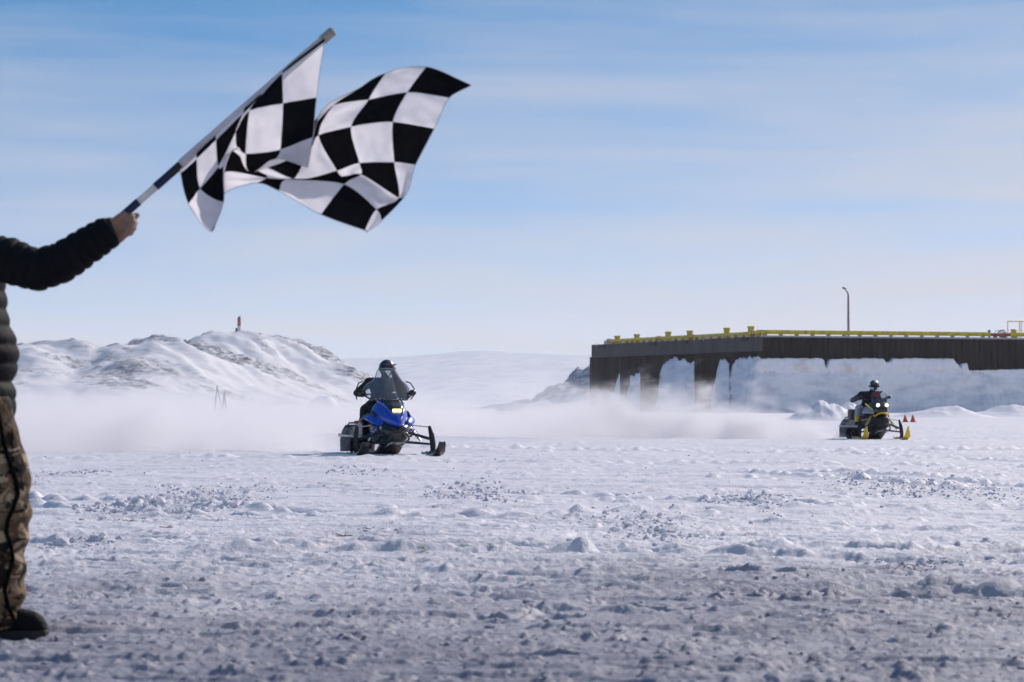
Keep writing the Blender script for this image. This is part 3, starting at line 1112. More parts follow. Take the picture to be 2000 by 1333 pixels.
# ------------------------------------------------------------------ ice frozen to the wharf
def ice_mass(name, label, cols, Yf, depth, mat_sel, seed, rough=0.5, group=None, n=None):
    """a bulging wall of ice: cols = (photo column, photo row of its top)"""
    x0, x1 = cols[0][0], cols[-1][0]
    n = n or max(14, int((x1 - x0) * 0.55))
    m = 34
    pxs = np.linspace(x0, x1, n)
    top = np.interp(pxs, [c[0] for c in cols], [c[1] for c in cols])
    if name != "ice_wall":
        top = top + 5.0 * fbm(pxs * 0.16, pxs * 0 + seed, 3, seed + 21) + 2.0 * fbm(pxs * 0.6, pxs * 0 + seed, 2, seed + 22)
    verts = []
    s = np.linspace(0, 1, m)
    Yf_ = np.array([Yf(p) for p in pxs])
    X = np.zeros((m, n)); Y = np.zeros((m, n)); Z = np.zeros((m, n))
    for j in range(n):
        pt = P(pxs[j], top[j], Yf_[j])
        X[:, j] = pt.x
        Z[:, j] = -0.3 + (pt.z + 0.3) * np.minimum(s / 0.90, 1.0)
        Y[:, j] = Yf_[j]
    u = (pxs - x0) / (x1 - x0)
    side = np.clip((np.minimum(u, 1 - u) if name == "ice_wall" else u) * (x1 - x0) / 16.0, 0, 1)
    bul = np.sqrt(np.clip(1 - (1 - side) ** 2, 0, 1))[None, :]
    back = np.clip((s - 0.90) / 0.10, 0, 1)[:, None]
    under = np.clip(s / 0.9, 0, 1)[:, None]
    nz = fbm(X * 0.42, Z * 0.30, 4, seed, 0.55) if name != "ice_wall" else fbm(X * 0.12, Z * 0.5, 4, seed, 0.5)
    nz2 = fbm(X * 1.6, Z * 1.4, 3, seed + 4, 0.6)
    Y = Y + depth * (1 - bul) * 0.8 + depth * back * 1.0 + 1.2 * under ** 2 * 0.5 - rough * (1.0 * nz + 0.45 * nz2)
    Z = Z + (rough * 0.5) * fbm(X * 0.9, X * 0 + seed, 3, seed + 8) * np.clip((s - 0.7) / 0.3, 0, 1)[:, None]
    if name != "ice_wall":
        X = X + (0.55 * fbm(Z * 0.9, Z * 0 + seed, 3, seed + 2) + 0.25 * fbm(Z * 3.0, X * 0 + 1.5, 2, seed + 3)) * (1 - np.clip(u * (x1 - x0) / 10.0, 0, 1))[None, :]
    c = Vector((float(X.mean()), float(np.mean(Yf_)), 0))
    v = np.stack([X - c.x, Y - c.y, Z], -1).reshape(-1, 3)
    f = grid_faces(m, n)
    mi = None
    mats = M["ice"]
    if mat_sel:
        zc = Z.reshape(-1)[f].mean(axis=1)
        xc = X.reshape(-1)[f].mean(axis=1)
        wob = 0.5 * fbm(xc * 0.35, xc * 0 + 2.0, 3, 77)
        mi = (zc > mat_sel + wob).astype(int)
        mats = [M["ice"], M["ice_dirty"]]
    o = np_mesh(name, v, f, mats, mi=mi)
    o.location = c
    return tag(o, label, "ice", group)


rowY = lambda p: row_at(min(p, 1482)).y - 1.5
G = "ice masses frozen to the wharf"
ice_mass("ice_wall", "long pale ice wall frozen along the foot of the long dark face", [
    (1463, 745), (1470, 715), (1480, 702), (1500, 700), (1560, 700), (1604, 700), (1611, 704), (1613, 719), (1616, 719), (1622, 702), (1700, 700), (1727, 701), (1731, 707), (1741, 707), (1746, 701),
    (1790, 700), (1864, 701), (1868, 708), (1873, 712), (1877, 719), (1879, 720), (1881, 710), (1891, 710), (1893, 724), (1940, 723), (2010, 721), (2200, 722)],
    lambda p: 427.0 + (p - 1480) * 16.0 / 520 - 1.5, 3.0, P(1700, 727, 428).z, 91, 0.30, G, n=420)
ice_mass("ice_column", "broad rounded block of ice between two dark pillars left of the wall's middle", [
    (1288, 772), (1291, 735), (1296, 716), (1304, 705), (1316, 700), (1322, 697), (1328, 704), (1336, 702), (1346, 706), (1356.5, 707)], rowY, 3.0, 0, 17, 0.95, G)
ice_mass("ice_column", "ragged ice column right of the narrow dark pillar nearest the corner", [
    (1420, 772), (1424, 742), (1429, 724), (1434, 709), (1444, 702), (1456, 699), (1470, 698), (1482, 700), (1486, 702)], rowY, 3.0, 0, 27, 0.95, G)
ice_mass("ice_column", "narrow tall ice column left of the narrow dark pillar nearest the corner", [
    (1394, 775), (1398, 745), (1402, 722), (1407, 708), (1414, 704), (1420, 705), (1424.5, 709)], rowY, 2.5, 0, 37, 0.8, G)
ice_mass("ice_column", "small ice column in the second gap from the wharf's far left end", [
    (1228, 778), (1231, 752), (1235, 738), (1241, 733), (1247, 730), (1250.5, 728)], rowY, 2.5, 0, 47, 0.7, G)
ice_mass("ice_column", "slim sliver of ice in the first gap from the wharf's far left end", [
    (1197, 780), (1200, 760), (1204, 748), (1208, 738), (1211, 733)], rowY, 2.5, 0, 57, 0.6, G)

# ------------------------------------------------------------------ far small things
q = P(467, 650, 1140)
jx = int(np.argmin(np.abs(HX - q.x)))
iy = int(np.argmin(np.abs(HY - 1140)))
zb = float(HZ[iy, jx])
t = thing("beacon_tower", "small red and white beacon tower on top of the snowy hill", "tower", (q.x, 1140, zb - 0.3))
ht = P(467, 615, 1140).z - zb
MB().box((0, 0, 0.4), (2.6, 2.6, 1.0)).build("plinth", M["deck"], t)
MB().tube([(0, 0, 0.8), (0, 0, ht * 0.45)], [0.75, 0.62], 10).build("shaft", M["white"], t)
MB().box((0, 0, ht * 0.66), (1.25, 1.25, ht * 0.42)).build("red_panel", M["red"], t)
MB().box((0, 0, ht * 0.905), (0.75, 0.75, ht * 0.07)).build("lantern", M["black"], t)
MB().tube([(0.5, 0, ht * 0.9), (0.5, 0, ht + 0.3)], 0.09, 6).build("antenna", M["galv"], t)
MB().box((-1.1, 0, ht * 0.22), (0.7, 0.8, 1.8)).build("equipment_box", M["black"], t)

# traffic cones
for k, (px, lab) in enumerate(((1768, "left one of the two small orange cones right of the yellow-ski snowmobile"),
                               (1783, "right one of the two small orange cones, nearer the photo's right edge"))):
    q = P(px, 820, 165)
    t = thing("traffic_cone", lab, "cone", (q.x, 165, -0.03), 0, "orange cones on the snow")
    MB().box((0, 0, 0.02), (0.36, 0.36, 0.05)).build("base", M["orange"], t)
    MB().tube([(0, 0, 0.04), (0, 0, 0.44)], [0.15, 0.035], 12).build("cone", M["orange"], t, smooth=True)

# two thin leaning poles half lost in the blowing snow
for k, (px, top, ws, lab) in enumerate(((424, 752, 9, "thin grey tripod of poles, the taller of two in the blowing snow"),
                                        (438, 764, 6, "thin grey tripod of poles, the shorter and fainter of two in the blowing snow"))):
    q = P(px, 782, 110)
    h = P(px, top, 110).z
    t = thing("pole_tripod", lab, "tripod", (q.x, 110, -0.02), 0.3 * k, "tripods of poles in the blowing snow")
    w = ws / FPX * 110 * 1.8
    for an in (0.2, 2.3, 4.4):
        MB().tube([(w * math.cos(an), w * math.sin(an), -0.02), (0.004 * math.cos(an + 3), 0.004 * math.sin(an + 3), h)], 0.022, 6).build("leg", M["wood"], t)

# wisps of straw
for px, py, lab in ((325, 1041, "small wisp of straw on smooth snow near the person"), (835, 1086, "small flat wisp of straw in front of the blue snowmobile"),
                    (672, 1055, "small upright wisp of straw near the photo's lower middle"), (250, 1018, "small wisp of straw beside the ski groove on the left")):
    Y = CAM_H * FPX / (py - 796)
    q = P(px, py, Y)
    t = thing("straw_wisp", lab, "straw", (q.x, q.y, ground_z(q.x, q.y)), 0, "wisps of straw on the snow")
    rr_ = random.Random(int(px))
    for k in range(6):
        an = rr_.random() * 6.28
        L = rr_.uniform(0.03, 0.07)
        MB().tube([(0, 0, 0.004), (L * math.cos(an), L * math.sin(an), rr_.uniform(0.005, 0.025))], 0.003, 5).build("stalk", M["straw"], t)

# ================================================================== SNOWMOBILES AND RIDERS
def remeshed(mb, voxel, smooth=3, decim=None):
    """one continuous surface over overlapping limbs and lumps"""
    o = mb.build("tmp", M["black"])
    r = o.modifiers.new("r", "REMESH")
    r.mode = "VOXEL"
    r.voxel_size = voxel
    r.use_smooth_shade = True
    s = o.modifiers.new("s", "SMOOTH")
    s.factor = 0.5
    s.iterations = smooth
    dg = bpy.context.evaluated_depsgraph_get()
    me = bpy.data.meshes.new_from_object(o.evaluated_get(dg))
    old = o.data
    bpy.data.objects.remove(o)
    bpy.data.meshes.remove(old)
    me.materials.clear()
    return me


def body_obj(name, me, mats, fn, parent):
    """link a body mesh; fn(centre of face) gives the index of the material"""
    for m in mats:
        me.materials.append(m)
    for p in me.polygons:
        p.material_index = fn(p.center)
        p.use_smooth = True
    me.name = name
    o = bpy.data.objects.new(name, me)
    COL.objects.link(o)
    o.parent = parent
    return o


M["blue"] = pmat("blue_plastic", (0.004, 0.058, 0.50), 0.28, var=0.1, scale=3, coat=0.5)
M["gloss_black"] = pmat("gloss_black", (0.012, 0.012, 0.015), 0.25, var=0.3, scale=6, coat=0.3)
M["matt_black"] = pmat("matt_black", (0.016, 0.016, 0.018), 0.6, var=0.3, scale=12, bump=0.1)
M["grey_plastic"] = pmat("grey_plastic", (0.085, 0.085, 0.10), 0.4, var=0.15, scale=5)
M["light_grey"] = pmat("light_grey_plastic", (0.33, 0.34, 0.38), 0.4, var=0.15, scale=5)
M["alu"] = pmat("aluminium", (0.62, 0.62, 0.64), 0.3, 0.85)
M["flap"] = pmat("snow_flap_rubber", (0.10, 0.105, 0.125), 0.6, col2=(0.42, 0.43, 0.48), scale=5, thresh=(0.4, 0.75))
M["snowy_black"] = pmat("snow_caked_black", (0.014, 0.014, 0.016), 0.5, col2=(0.55, 0.55, 0.6), scale=9, thresh=(0.58, 0.72), detail=8)
M["brown_strut"] = pmat("brown_strut", (0.10, 0.072, 0.05), 0.5)
M["sled_yellow"] = pmat("yellow_plastic", (0.85, 0.57, 0.005), 0.35, var=0.1, scale=6)
M["windshield"] = glass_mat("smoked_windshield", (0.90, 0.92, 0.96), 0.11)
M["low_shield"] = glass_mat("dark_windshield", (0.25, 0.25, 0.28), 0.10)
M["lamp_on"] = emis_mat("lit_lamp", (1.0, 0.84, 0.30), 2.6)
M["lamp_white"] = emis_mat("lit_round_lamp", (1.0, 1.0, 0.78), 3.0)
M["suit_black"] = pmat("black_suit", (0.010, 0.010, 0.012), 0.75, var=0.4, scale=8, bump=0.25, bscale=25)
M["suit_grey"] = pmat("grey_suit", (0.075, 0.08, 0.09), 0.75, var=0.3, scale=8, bump=0.25, bscale=25)
M["suit_light"] = pmat("light_grey_suit", (0.36, 0.38, 0.44), 0.7, var=0.2, scale=8, bump=0.25, bscale=25)
M["helmet_black"] = pmat("helmet_black", (0.018, 0.017, 0.022), 0.28, col2=(0.10, 0.08, 0.09), scale=7, coat=0.5, thresh=(0.5, 0.62))
M["helmet_white"] = pmat("helmet_white", (0.60, 0.62, 0.64), 0.25, var=0.05, coat=0.5)
M["helmet_navy"] = pmat("helmet_navy", (0.02, 0.045, 0.085), 0.25, var=0.3, coat=0.5)
M["visor"] = pmat("dark_visor", (0.006, 0.006, 0.008), 0.12, var=0.1, coat=0.4)
M["red_print"] = pmat("red_print", (0.22, 0.012, 0.022), 0.4)


def half_loft(secs):
    """secs: (x, [(y, z), ...] from the top middle out and round to the bottom middle), mirrored"""
    out = []
    for x, prof in secs:
        ring = [(x, y, z) for y, z in prof] + [(x, -y, z) for y, z in reversed(prof[1:-1])]
        out.append(ring)
    return MB().loft(out)


def ski_builder(tip_h, tip_x, width=0.15, tip_w=0.5):
    prof = [(0.40, 0.045), (0.55, 0.02), (0.80, 0.012), (1.10, 0.012), (1.28, 0.03), (1.42, 0.085),
            (tip_x - 0.04, tip_h * 0.62), (tip_x, tip_h * 0.85), (tip_x + 0.015, tip_h)]
    mb = MB()
    secs = []
    for i, (x, z) in enumerate(prof):
        w = width / 2 * (0.55 if i == 0 else 1.0 if i < 6 else (0.5 + 0.5 * tip_w if i < 7 else tip_w * 1.25 if i < 8 else tip_w))
        t = 0.022
        secs.append([(x, -w, z), (x, -w, z + t), (x, -w * 0.8, z + t + 0.02), (x, -w * 0.5, z + t), (x, w * 0.5, z + t), (x, w * 0.8, z + t + 0.02), (x, w, z + t), (x, w, z), (x, 0, z - 0.012)])
    mb.loft(secs)
    return mb


def track_builder(width=0.39):
    """closed belt: under the tunnel, round the front drive and the rear idlers, with lugs"""
    path = []
    def arc(cx, cz, r, a0, a1, n):
        for i in range(n + 1):
            a = R(a0 + (a1 - a0) * i / n)
            path.append((cx + r * math.cos(a), cz + r * math.sin(a)))
    arc(0.62, 0.30, 0.14, 90, -55, 7)
    path += [(0.45, 0.07), (0.25, 0.02)]
    path += [(-0.2, 0.015), (-0.7, 0.015), (-1.15, 0.02)]
    arc(-1.28, 0.16, 0.14, -85, -270, 8)
    path += [(-0.7, 0.385), (0.0, 0.42)]
    mb = MB()
    n = len(path)
    w = width / 2
    secs = []
    for i in range(n):
        p, q = Vector(path[i]), Vector(path[(i + 1) % n])
        o = Vector(path[i - 1])
        t = (q - o).normalized()
        nn = Vector((t.y, -t.x)) * -1
        a, b = p, p + nn * 0.02
        secs.append([(a.x, -w, a.y), (a.x, w, a.y), (b.x, w, b.y), (b.x, -w, b.y)])
    secs.append(secs[0])
    mb.loft(secs, cap=False)
    # lugs
    for i in range(n):
        p, q = Vector(path[i]), Vector(path[(i + 1) % n])
        L = (q - p).length
        k = max(1, int(round(L / 0.075)))
        t = (q - p).normalized()
        nn = Vector((t.y, -t.x))
        ang = math.atan2(t.y, t.x)
        for j in range(k):
            c = p.lerp(q, (j + 0.5) / k) + nn * 0.012
            mb.box((c.x, 0, c.y), (0.016, width, 0.05), Matrix.Rotation(-ang, 3, "Y"))
    return mb


def sled_common(t, st):
    hw = st["half"]
    kx = hw - 0.535
    g = lambda k: M[st[k]]
    # tunnel, track and suspension
    half_loft([(-1.42, [(0, .50), (.17, .50), (.21, .47), (.21, .33), (.20, .33), (0, .46)]),
               (-0.4, [(0, .55), (.18, .55), (.22, .52), (.22, .33), (.21, .33), (0, .5)]),
               (0.45, [(0, .60), (.18, .60), (.23, .56), (.23, .33), (.22, .33), (0, .55)])]).build("tunnel", g("tunnel"), t, bevel=0.01)
    tr = track_builder().build("track", M["snowy_black"], t)
    for y in (-0.10, 0.10):
        rl = MB().tube([(0.35, y, 0.17), (0.2, y, 0.06), (-1.15, y, 0.06), (-1.28, y, 0.16)], 0.018, 6).build("slide_rail", M["alu"], tr)
        MB().tube([(-1.28, y - 0.02, 0.16), (-1.28, y + 0.02, 0.16)], 0.115, 14).build("idler_wheel", M["gloss_black"], tr)
    MB().tube([(0.1, 0, 0.08), (-0.15, 0, 0.40)], 0.035, 8).build("rear_shock", M["alu"], tr)
    # running boards, rear bumper and rack
    for sg in (-1, 1):
        mb = MB().box((-0.45, sg * 0.32, 0.335), (1.75, 0.20, 0.025)).tube([(0.40, sg * 0.42, 0.36), (-0.5, sg * 0.425, 0.345), (-1.30, sg * 0.41, 0.36)], 0.018, 6)
        mb.build("running_board", g("board"), t)
    MB().tube([(-1.15, -0.21, 0.44), (-1.52, -0.22, 0.50), (-1.60, -0.16, 0.56), (-1.60, 0.16, 0.56), (-1.52, 0.22, 0.50), (-1.15, 0.21, 0.44)], 0.016, 8
              ).build("rear_bumper", M["gloss_black"], t)
    fl = MB()
    s = []
    for (x, z, w) in ((-1.36, .53, .21), (-1.48, .52, .26), (-1.59, .43, .29), (-1.66, .27, .31), (-1.68, .05, .30)):
        s.append([(x, -w, z), (x - 0.015, 0, z), (x, w, z), (x + 0.016, w, z + .004), (x + 0.002, 0, z + .004), (x + 0.016, -w, z + .004)])
    fl.loft(s)
    fl.build("snow_flap", g("flap"), t)
    MB().box((-1.43, 0, 0.57), (0.08, 0.22, 0.06)).build("tail_light", M["red"], t, bevel=0.01)
    # seat
    half_loft([(-1.02, [(0, .66), (.10, .655), (.15, .63), (.16, .56), (.15, .52), (0, .52)]),
               (-0.85, [(0, .73), (.11, .725), (.16, .69), (.18, .60), (.17, .53), (0, .53)]),
               (-0.45, [(0, .745), (.12, .74), (.18, .70), (.19, .62), (.18, .55), (0, .55)]),
               (0.0, [(0, .77), (.10, .765), (.15, .73), (.18, .64), (.19, .57), (0, .57)]),
               (0.22, [(0, .86), (.08, .85), (.12, .81), (.15, .72), (.17, .6), (0, .6)])]).build("seat", M["matt_black"], t, smooth=True, sub=1)
    # skis, legs, arms and shocks
    for sg in (-1, 1):
        sk = ski_builder(st["tip_h"], st["tip_x"], st["ski_w"], st["tip_w"])
        for i, v in enumerate(sk.v):
            sk.v[i] = (v[0], v[1] + sg * hw, v[2])
        ski = sk.build("ski", g("ski"), t, bevel=0.003)
        MB().tube([(1.20, sg * hw, .04), (1.30, sg * hw, .13), (st["tip_x"] - 0.06, sg * hw, st["tip_h"] * 0.95), (st["tip_x"] - 0.01, sg * hw, st["tip_h"] * 0.9)],
                  0.014, 8).build("ski_loop", g("ski_loop"), ski, smooth=True)
        MB().box((0.93, sg * hw, 0.065), (0.26, 0.07, 0.07), taper=0.8).build("ski_saddle", M["gloss_black"], ski, bevel=0.01)
        MB().tube([(0.95, sg * (.54 + kx), .05), (0.93, sg * (.545 + kx), .20), (0.89, sg * (.535 + kx), .36), (0.85, sg * (.505 + kx), .52)], [.040, .048, .045, .026], 8, flat=0.55
                  ).build("ski_leg", g("strut"), t, smooth=True)
        a = MB()
        a.tube([(0.70, sg * .16, .26), (0.93, sg * (.50 + kx), .21)], 0.018, 8)
        a.tube([(1.05, sg * .16, .24), (0.93, sg * (.50 + kx), .21)], 0.018, 8)
        a.build("lower_arm", M["gloss_black"], t)
        a = MB()
        a.tube([(0.65, sg * .20, .44), (0.90, sg * (.50 + kx), .30)], 0.018, 8)
        a.tube([(1.00, sg * .18, .42), (0.90, sg * (.50 + kx), .30)], 0.026, 8)
        a.build("upper_arm", M["gloss_black"], t)
        MB().tube([(0.78, sg * .18, .55), (0.85, sg * (.50 + kx), .50)], 0.011, 6).build("tie_rod", M["alu"], t)
        sh = MB().tube([(0.82, sg * .20, .62), (0.92, sg * .44, .27)], 0.02, 8).build("shock", M["alu"], t)
        pts = []
        A, B = Vector((0.83, sg * .22, .60)), Vector((0.91, sg * .41, .32))
        u = (B - A).normalized()
        e1 = u.cross(Vector((1, 0, 0))).normalized()
        e2 = u.cross(e1)
        for i in range(61):
            an = i / 60 * 2 * math.pi * 8
            pts.append(A.lerp(B, i / 60) + e1 * (0.036 * math.cos(an)) + e2 * (0.036 * math.sin(an)))
        MB().tube(pts, 0.007, 5).build("spring", g("spring"), sh, smooth=True)
    # front bumper, steering
    MB().tube([(0.95, -.17, .22), (1.22, -.17, .30), (1.28, -.12, .40), (1.28, .12, .40), (1.22, .17, .30), (0.95, .17, .22)], 0.017, 8).build("front_bumper", g("bumper"), t, smooth=True)
    MB().tube([(0.85, -.13, .17), (1.18, -.12, .235), (1.18, .12, .235), (0.85, .13, .17)], 0.014, 8).build("belly_bar", M["alu"], t, smooth=True)
    hb = MB().tube([(0.10, -.37, 1.05), (0.14, -.20, 1.07), (0.18, -.06, 1.03), (0.18, .06, 1.03), (0.14, .20, 1.07), (0.10, .37, 1.05)], 0.013, 8).build("handlebar", M["gloss_black"], t, smooth=True)
    for sg in (-1, 1):
        MB().tube([(0.09, sg * .26, 1.058), (0.085, sg * .385, 1.052)], 0.02, 8).build("grip", M["matt_black"], hb)
    MB().tube([(0.18, 0, 1.03), (0.45, 0, 0.75)], 0.03, 8).build("steering_post", M["gloss_black"], t)


def shield(secs, y_curve, t, mat, name="windshield", nseg=16, thick=0.005):
    """secs: (z, centre x, half width) - a sheet curved round the nose"""
    mb = MB()
    rows = []
    for z, x, w in secs:
        rows.append([(x - y_curve * (w * q) ** 2, w * q, z) for q in [(-1 + 2 * i / nseg) for i in range(nseg + 1)]])
    mb.loft(rows, closed=False, cap=False)
    o = mb.build(name, mat, t, smooth=True, sub=1)
    s = o.modifiers.new("solid", "SOLIDIFY")
    s.thickness = thick
    return o


def rider(label, loc, rz, J, zone_mats, zone_fn, voxel=0.014):
    t = thing("person", label, "person", loc, rz, "snowmobile riders")
    mb = MB()
    c = mb.capsule
    V = lambda p: Vector(p)
    c(J["hip"], J["chest"], .150, .165, 14)
    c((J["hip"][0], J["hip"][1] - .09, J["hip"][2]), (J["hip"][0], J["hip"][1] + .09, J["hip"][2]), .135, .135, 14)
    c(J["shl"], J["shr"], .095, .095, 12)
    c(V(J["chest"]) + V((0.03, -.07, .02)), V(J["chest"]) + V((0.03, .07, .02)), .15, .15, 12)
    c(J["chest"], J["neck"], .10, .07, 12)
    c(J["neck"], J["head"], .07, .08, 12)
    mb.sphere(J["head"], (.095, .085, .115))
    for s in ("l", "r"):
        c(J["sh" + s], J["el" + s], .078, .066, 12)
        c(J["el" + s], J["wr" + s], .068, .048, 12)
        w, h = V(J["wr" + s]), V(J["ha" + s])
        c(w, h, .048, .046, 10)
        side = 1 if s == "l" else -1
        for k in range(4):
            b = h + V((0.025, side * (-0.035 + 0.024 * k), 0.012))
            c(b, b + V((0.032, 0, -0.022)), .015, .014, 8)
            c(b + V((0.032, 0, -0.022)), b + V((0.008, 0, -0.055)), .014, .012, 8)
        c(h + V((-0.01, -side * .045, 0)), h + V((0.03, -side * .06, -0.03)), .016, .014, 8)
        c(J["th" + s], J["kn" + s], .108, .082, 14)
        c(J["kn" + s], J["an" + s], .082, .066, 14)
        a = V(J["an" + s])
        c(a + V((-0.03, 0, -.05)), a + V((0.16, 0, -.065)), .052, .042, 12)
        c(a, a + V((-0.02, 0, -.05)), .065, .055, 12)
    me = remeshed(mb, voxel, 3)
    body_obj("body", me, zone_mats, zone_fn, t)
    return t


# ------------------------------------------------------------------ the blue snowmobile
HEAD = R(-73.5)
HEAD2 = R(-79.5)


def sled_thing(label, skis_px, Y, rz, group):
    fwd = Vector((math.cos(rz), math.sin(rz), 0))
    X = (skis_px - 1000) / FPX * Y
    o = Vector((X, Y, 0)) - fwd * 0.95
    z = 0.0
    return thing("snowmobile", label, "snowmobile", (o.x, o.y, z), rz, group)


blue = sled_thing("blue snowmobile with a tall clear windshield and black skis, nearer the camera", 770, 48.6, HEAD, "racing snowmobiles")
sled_common(blue, dict(tunnel="grey_plastic", board="gloss_black", flap="flap", ski="gloss_black", ski_loop="matt_black", strut="matt_black", spring="blue",
                       bumper="gloss_black", tip_h=0.235, tip_x=1.54, ski_w=0.17, half=0.635, tip_w=0.6))
# belly pan and engine bay sides
half_loft([(-0.15, [(0, .56), (.22, .56), (.30, .52), (.32, .42), (.26, .32), (0, .30)]),
           (0.35, [(0, .66), (.28, .66), (.37, .58), (.38, .44), (.30, .26), (0, .22)]),
           (0.75, [(0, .66), (.26, .64), (.33, .57), (.33, .42), (.24, .22), (0, .17)]),
           (1.02, [(0, .58), (.18, .56), (.24, .50), (.23, .38), (.17, .22), (0, .18)]),
           (1.20, [(0, .54), (.09, .52), (.12, .47), (.12, .38), (.09, .28), (0, .26)])]).build("belly_pan", M["gloss_black"], blue, smooth=True, sub=1)
# hood: blue shell falling to a pointed nose
half_loft([(0.34, [(0, .99), (.10, .985), (.19, .95), (.27, .87), (.32, .75), (.30, .62), (0, .60)]),
           (0.60, [(0, .97), (.10, .965), (.20, .92), (.28, .82), (.33, .70), (.30, .58), (0, .56)]),
           (0.84, [(0, .92), (.09, .91), (.17, .86), (.235, .76), (.26, .65), (.22, .56), (0, .52)]),
           (1.04, [(0, .82), (.07, .81), (.125, .77), (.165, .69), (.17, .60), (.13, .53), (0, .50)]),
           (1.20, [(0, .68), (.035, .675), (.065, .65), (.08, .60), (.075, .55), (.05, .51), (0, .50)]),
           (1.27, [(0, .59), (.012, .588), (.022, .575), (.025, .555), (.02, .535), (.012, .525), (0, .52)])]).build("hood", M["blue"], blue, smooth=True, sub=2)
# dark centre panel round the headlight, and the lamp bar
hp = half_loft([(0.62, [(0, .995), (.13, .985), (.16, .95), (.12, .93), (0, .93)]),
                (0.86, [(0, .95), (.145, .935), (.175, .885), (.12, .85), (0, .85)]),
                (1.02, [(0, .872), (.115, .855), (.135, .80), (.09, .765), (0, .76)]),
                (1.10, [(0, .80), (.065, .79), (.08, .765), (.06, .745), (0, .74)])]).build("headlight_panel", M["gloss_black"], blue, smooth=True, sub=1)
MB().box((1.095, 0, .785), (0.05, 0.15, 0.042), Matrix.Rotation(R(35), 3, "Y")).build("headlight", M["lamp_on"], blue, bevel=0.008)
for sg in (-1, 1):
    # blue blade beside the panel
    MB().loft([[(x, sg * (y - .012), z), (x, sg * (y + .012), z + .012), (x, sg * (y + .028), z - .02), (x, sg * (y + .01), z - .05)] for x, y, z in
               ((0.50, .195, .965), (0.75, .175, .945), (0.95, .14, .865), (1.10, .10, .775), (1.20, .055, .695))]).build("hood_blade", M["blue"], blue, smooth=True, sub=1)
    # flared side panel: grey shoulder with a blue leading edge
    a = MB()
    a.loft([[(x, sg * y0, z0), (x, sg * y1, z1), (x, sg * (y1 - .03), z1 - .03), (x, sg * y0, z0 - .10)] for x, y0, z0, y1, z1 in
            ((-0.05, .25, .66, .36, .50), (0.12, .27, .74, .44, .58), (0.34, .28, .80, .47, .62), (0.52, .29, .78, .45, .64))])
    a.build("side_panel", pmat("dark_grey_panel", (0.13, 0.135, 0.155), 0.4), blue, smooth=True, sub=1)
    a = MB()
    a.loft([[(x, sg * y0, z0), (x, sg * y1, z1), (x, sg * (y1 - .02), z1 - .045), (x, sg * y0, z0 - .07)] for x, y0, z0, y1, z1 in
            ((0.50, .27, .80, .455, .655), (0.68, .26, .77, .43, .64), (0.86, .22, .70, .37, .57), (1.0, .17, .62, .25, .53))])
    a.build("side_flare", M["blue"], blue, smooth=True, sub=1)
    MB().sphere((0.64, sg * .292, .715), (.17, .035, .06), rot=Matrix.Rotation(R(14), 3, "Y")).build("air_vent", M["matt_black"], blue, smooth=True)
    # footwell guard, exhaust pipework and clutch cover glimpsed under the panel
    a = MB()
    a.loft([[(x, sg * .40, z0), (x, sg * .43, z0), (x, sg * .43, z1), (x, sg * .40, z1)] for x, z0, z1 in ((-0.10, .34, .40), (0.1, .34, .56), (0.32, .34, .60), (0.45, .34, .55))])
    a.build("foot_guard", M["grey_plastic"], blue, bevel=0.01)
    MB().tube([(0.62, sg * .30, .36), (0.75, sg * .33, .42), (0.88, sg * .28, .47)], 0.028, 8).build("pipe", M["alu"], blue, smooth=True)
    MB().sphere((0.95, sg * .235, .49), (.035, .02, .03)).build("reflector", M["white"], blue, smooth=True)
    # mirror and hand guard
    MB().tube([(0.55, sg * .30, .98), (0.46, sg * .40, 1.04)], 0.012, 6).build("mirror_stalk", M["matt_black"], blue)
    MB().sphere((0.44, sg * .425, 1.09), (.035, .065, .055)).build("mirror", M["gloss_black"], blue, smooth=True)
    MB().tube([(0.20, sg * .46, .98), (0.30, sg * .49, 1.05), (0.31, sg * .49, 1.16), (0.26, sg * .44, 1.26), (0.24, sg * .36, 1.29)], 0.011, 6).build("hand_guard", M["matt_black"], blue, smooth=True)
ws = shield([(0.955, 0.72, .30), (1.00, 0.71, .35), (1.08, 0.67, .385), (1.17, 0.62, .385), (1.245, 0.575, .33), (1.30, 0.54, .245), (1.38, 0.49, .195), (1.46, 0.44, .165), (1.505, 0.41, .125)],
            1.7, blue, M["windshield"])
# rim, bolts and the small pale print near the top of the windshield
ed = []
for z, x, w in ((0.955, 0.72, .30), (1.00, 0.71, .35), (1.08, 0.67, .385), (1.17, 0.62, .385), (1.245, 0.575, .33), (1.30, 0.54, .245), (1.38, 0.49, .195), (1.46, 0.44, .165), (1.505, 0.41, .125)):
    ed.append((x - 1.7 * w * w, w, z))
rim = [(x, -y, z) for x, y, z in ed] + [(0.412, -.06, 1.512), (0.416, 0, 1.515), (0.412, .06, 1.512)] + list(reversed(ed))
MB().tube(rim, 0.006, 6).build("rim", M["light_grey"], ws, smooth=True)
for y in (-.24, -.18, -.12, .12, .18, .24):
    MB().sphere((0.735 - 1.7 * y * y, y, .985), .009, 8, 6).build("bolt", M["white"], ws)
d = MB()
d.add([(0.487, .035, 1.435), (0.487, -.035, 1.435), (0.474, -.05, 1.455), (0.459, -.03, 1.475), (0.459, .03, 1.475), (0.474, .05, 1.455), (0.525, 0, 1.375)], [(6, 0, 5, 4, 3, 2, 1)])
o = d.build("pale_print", M["white"], ws)
s_ = o.modifiers.new("s", "SOLIDIFY"); s_.thickness = 0.002
MB().box((0.55, 0, 1.03), (0.12, 0.30, 0.08), Matrix.Rotation(R(-30), 3, "Y")).build("dash", M["matt_black"], blue, bevel=0.02)

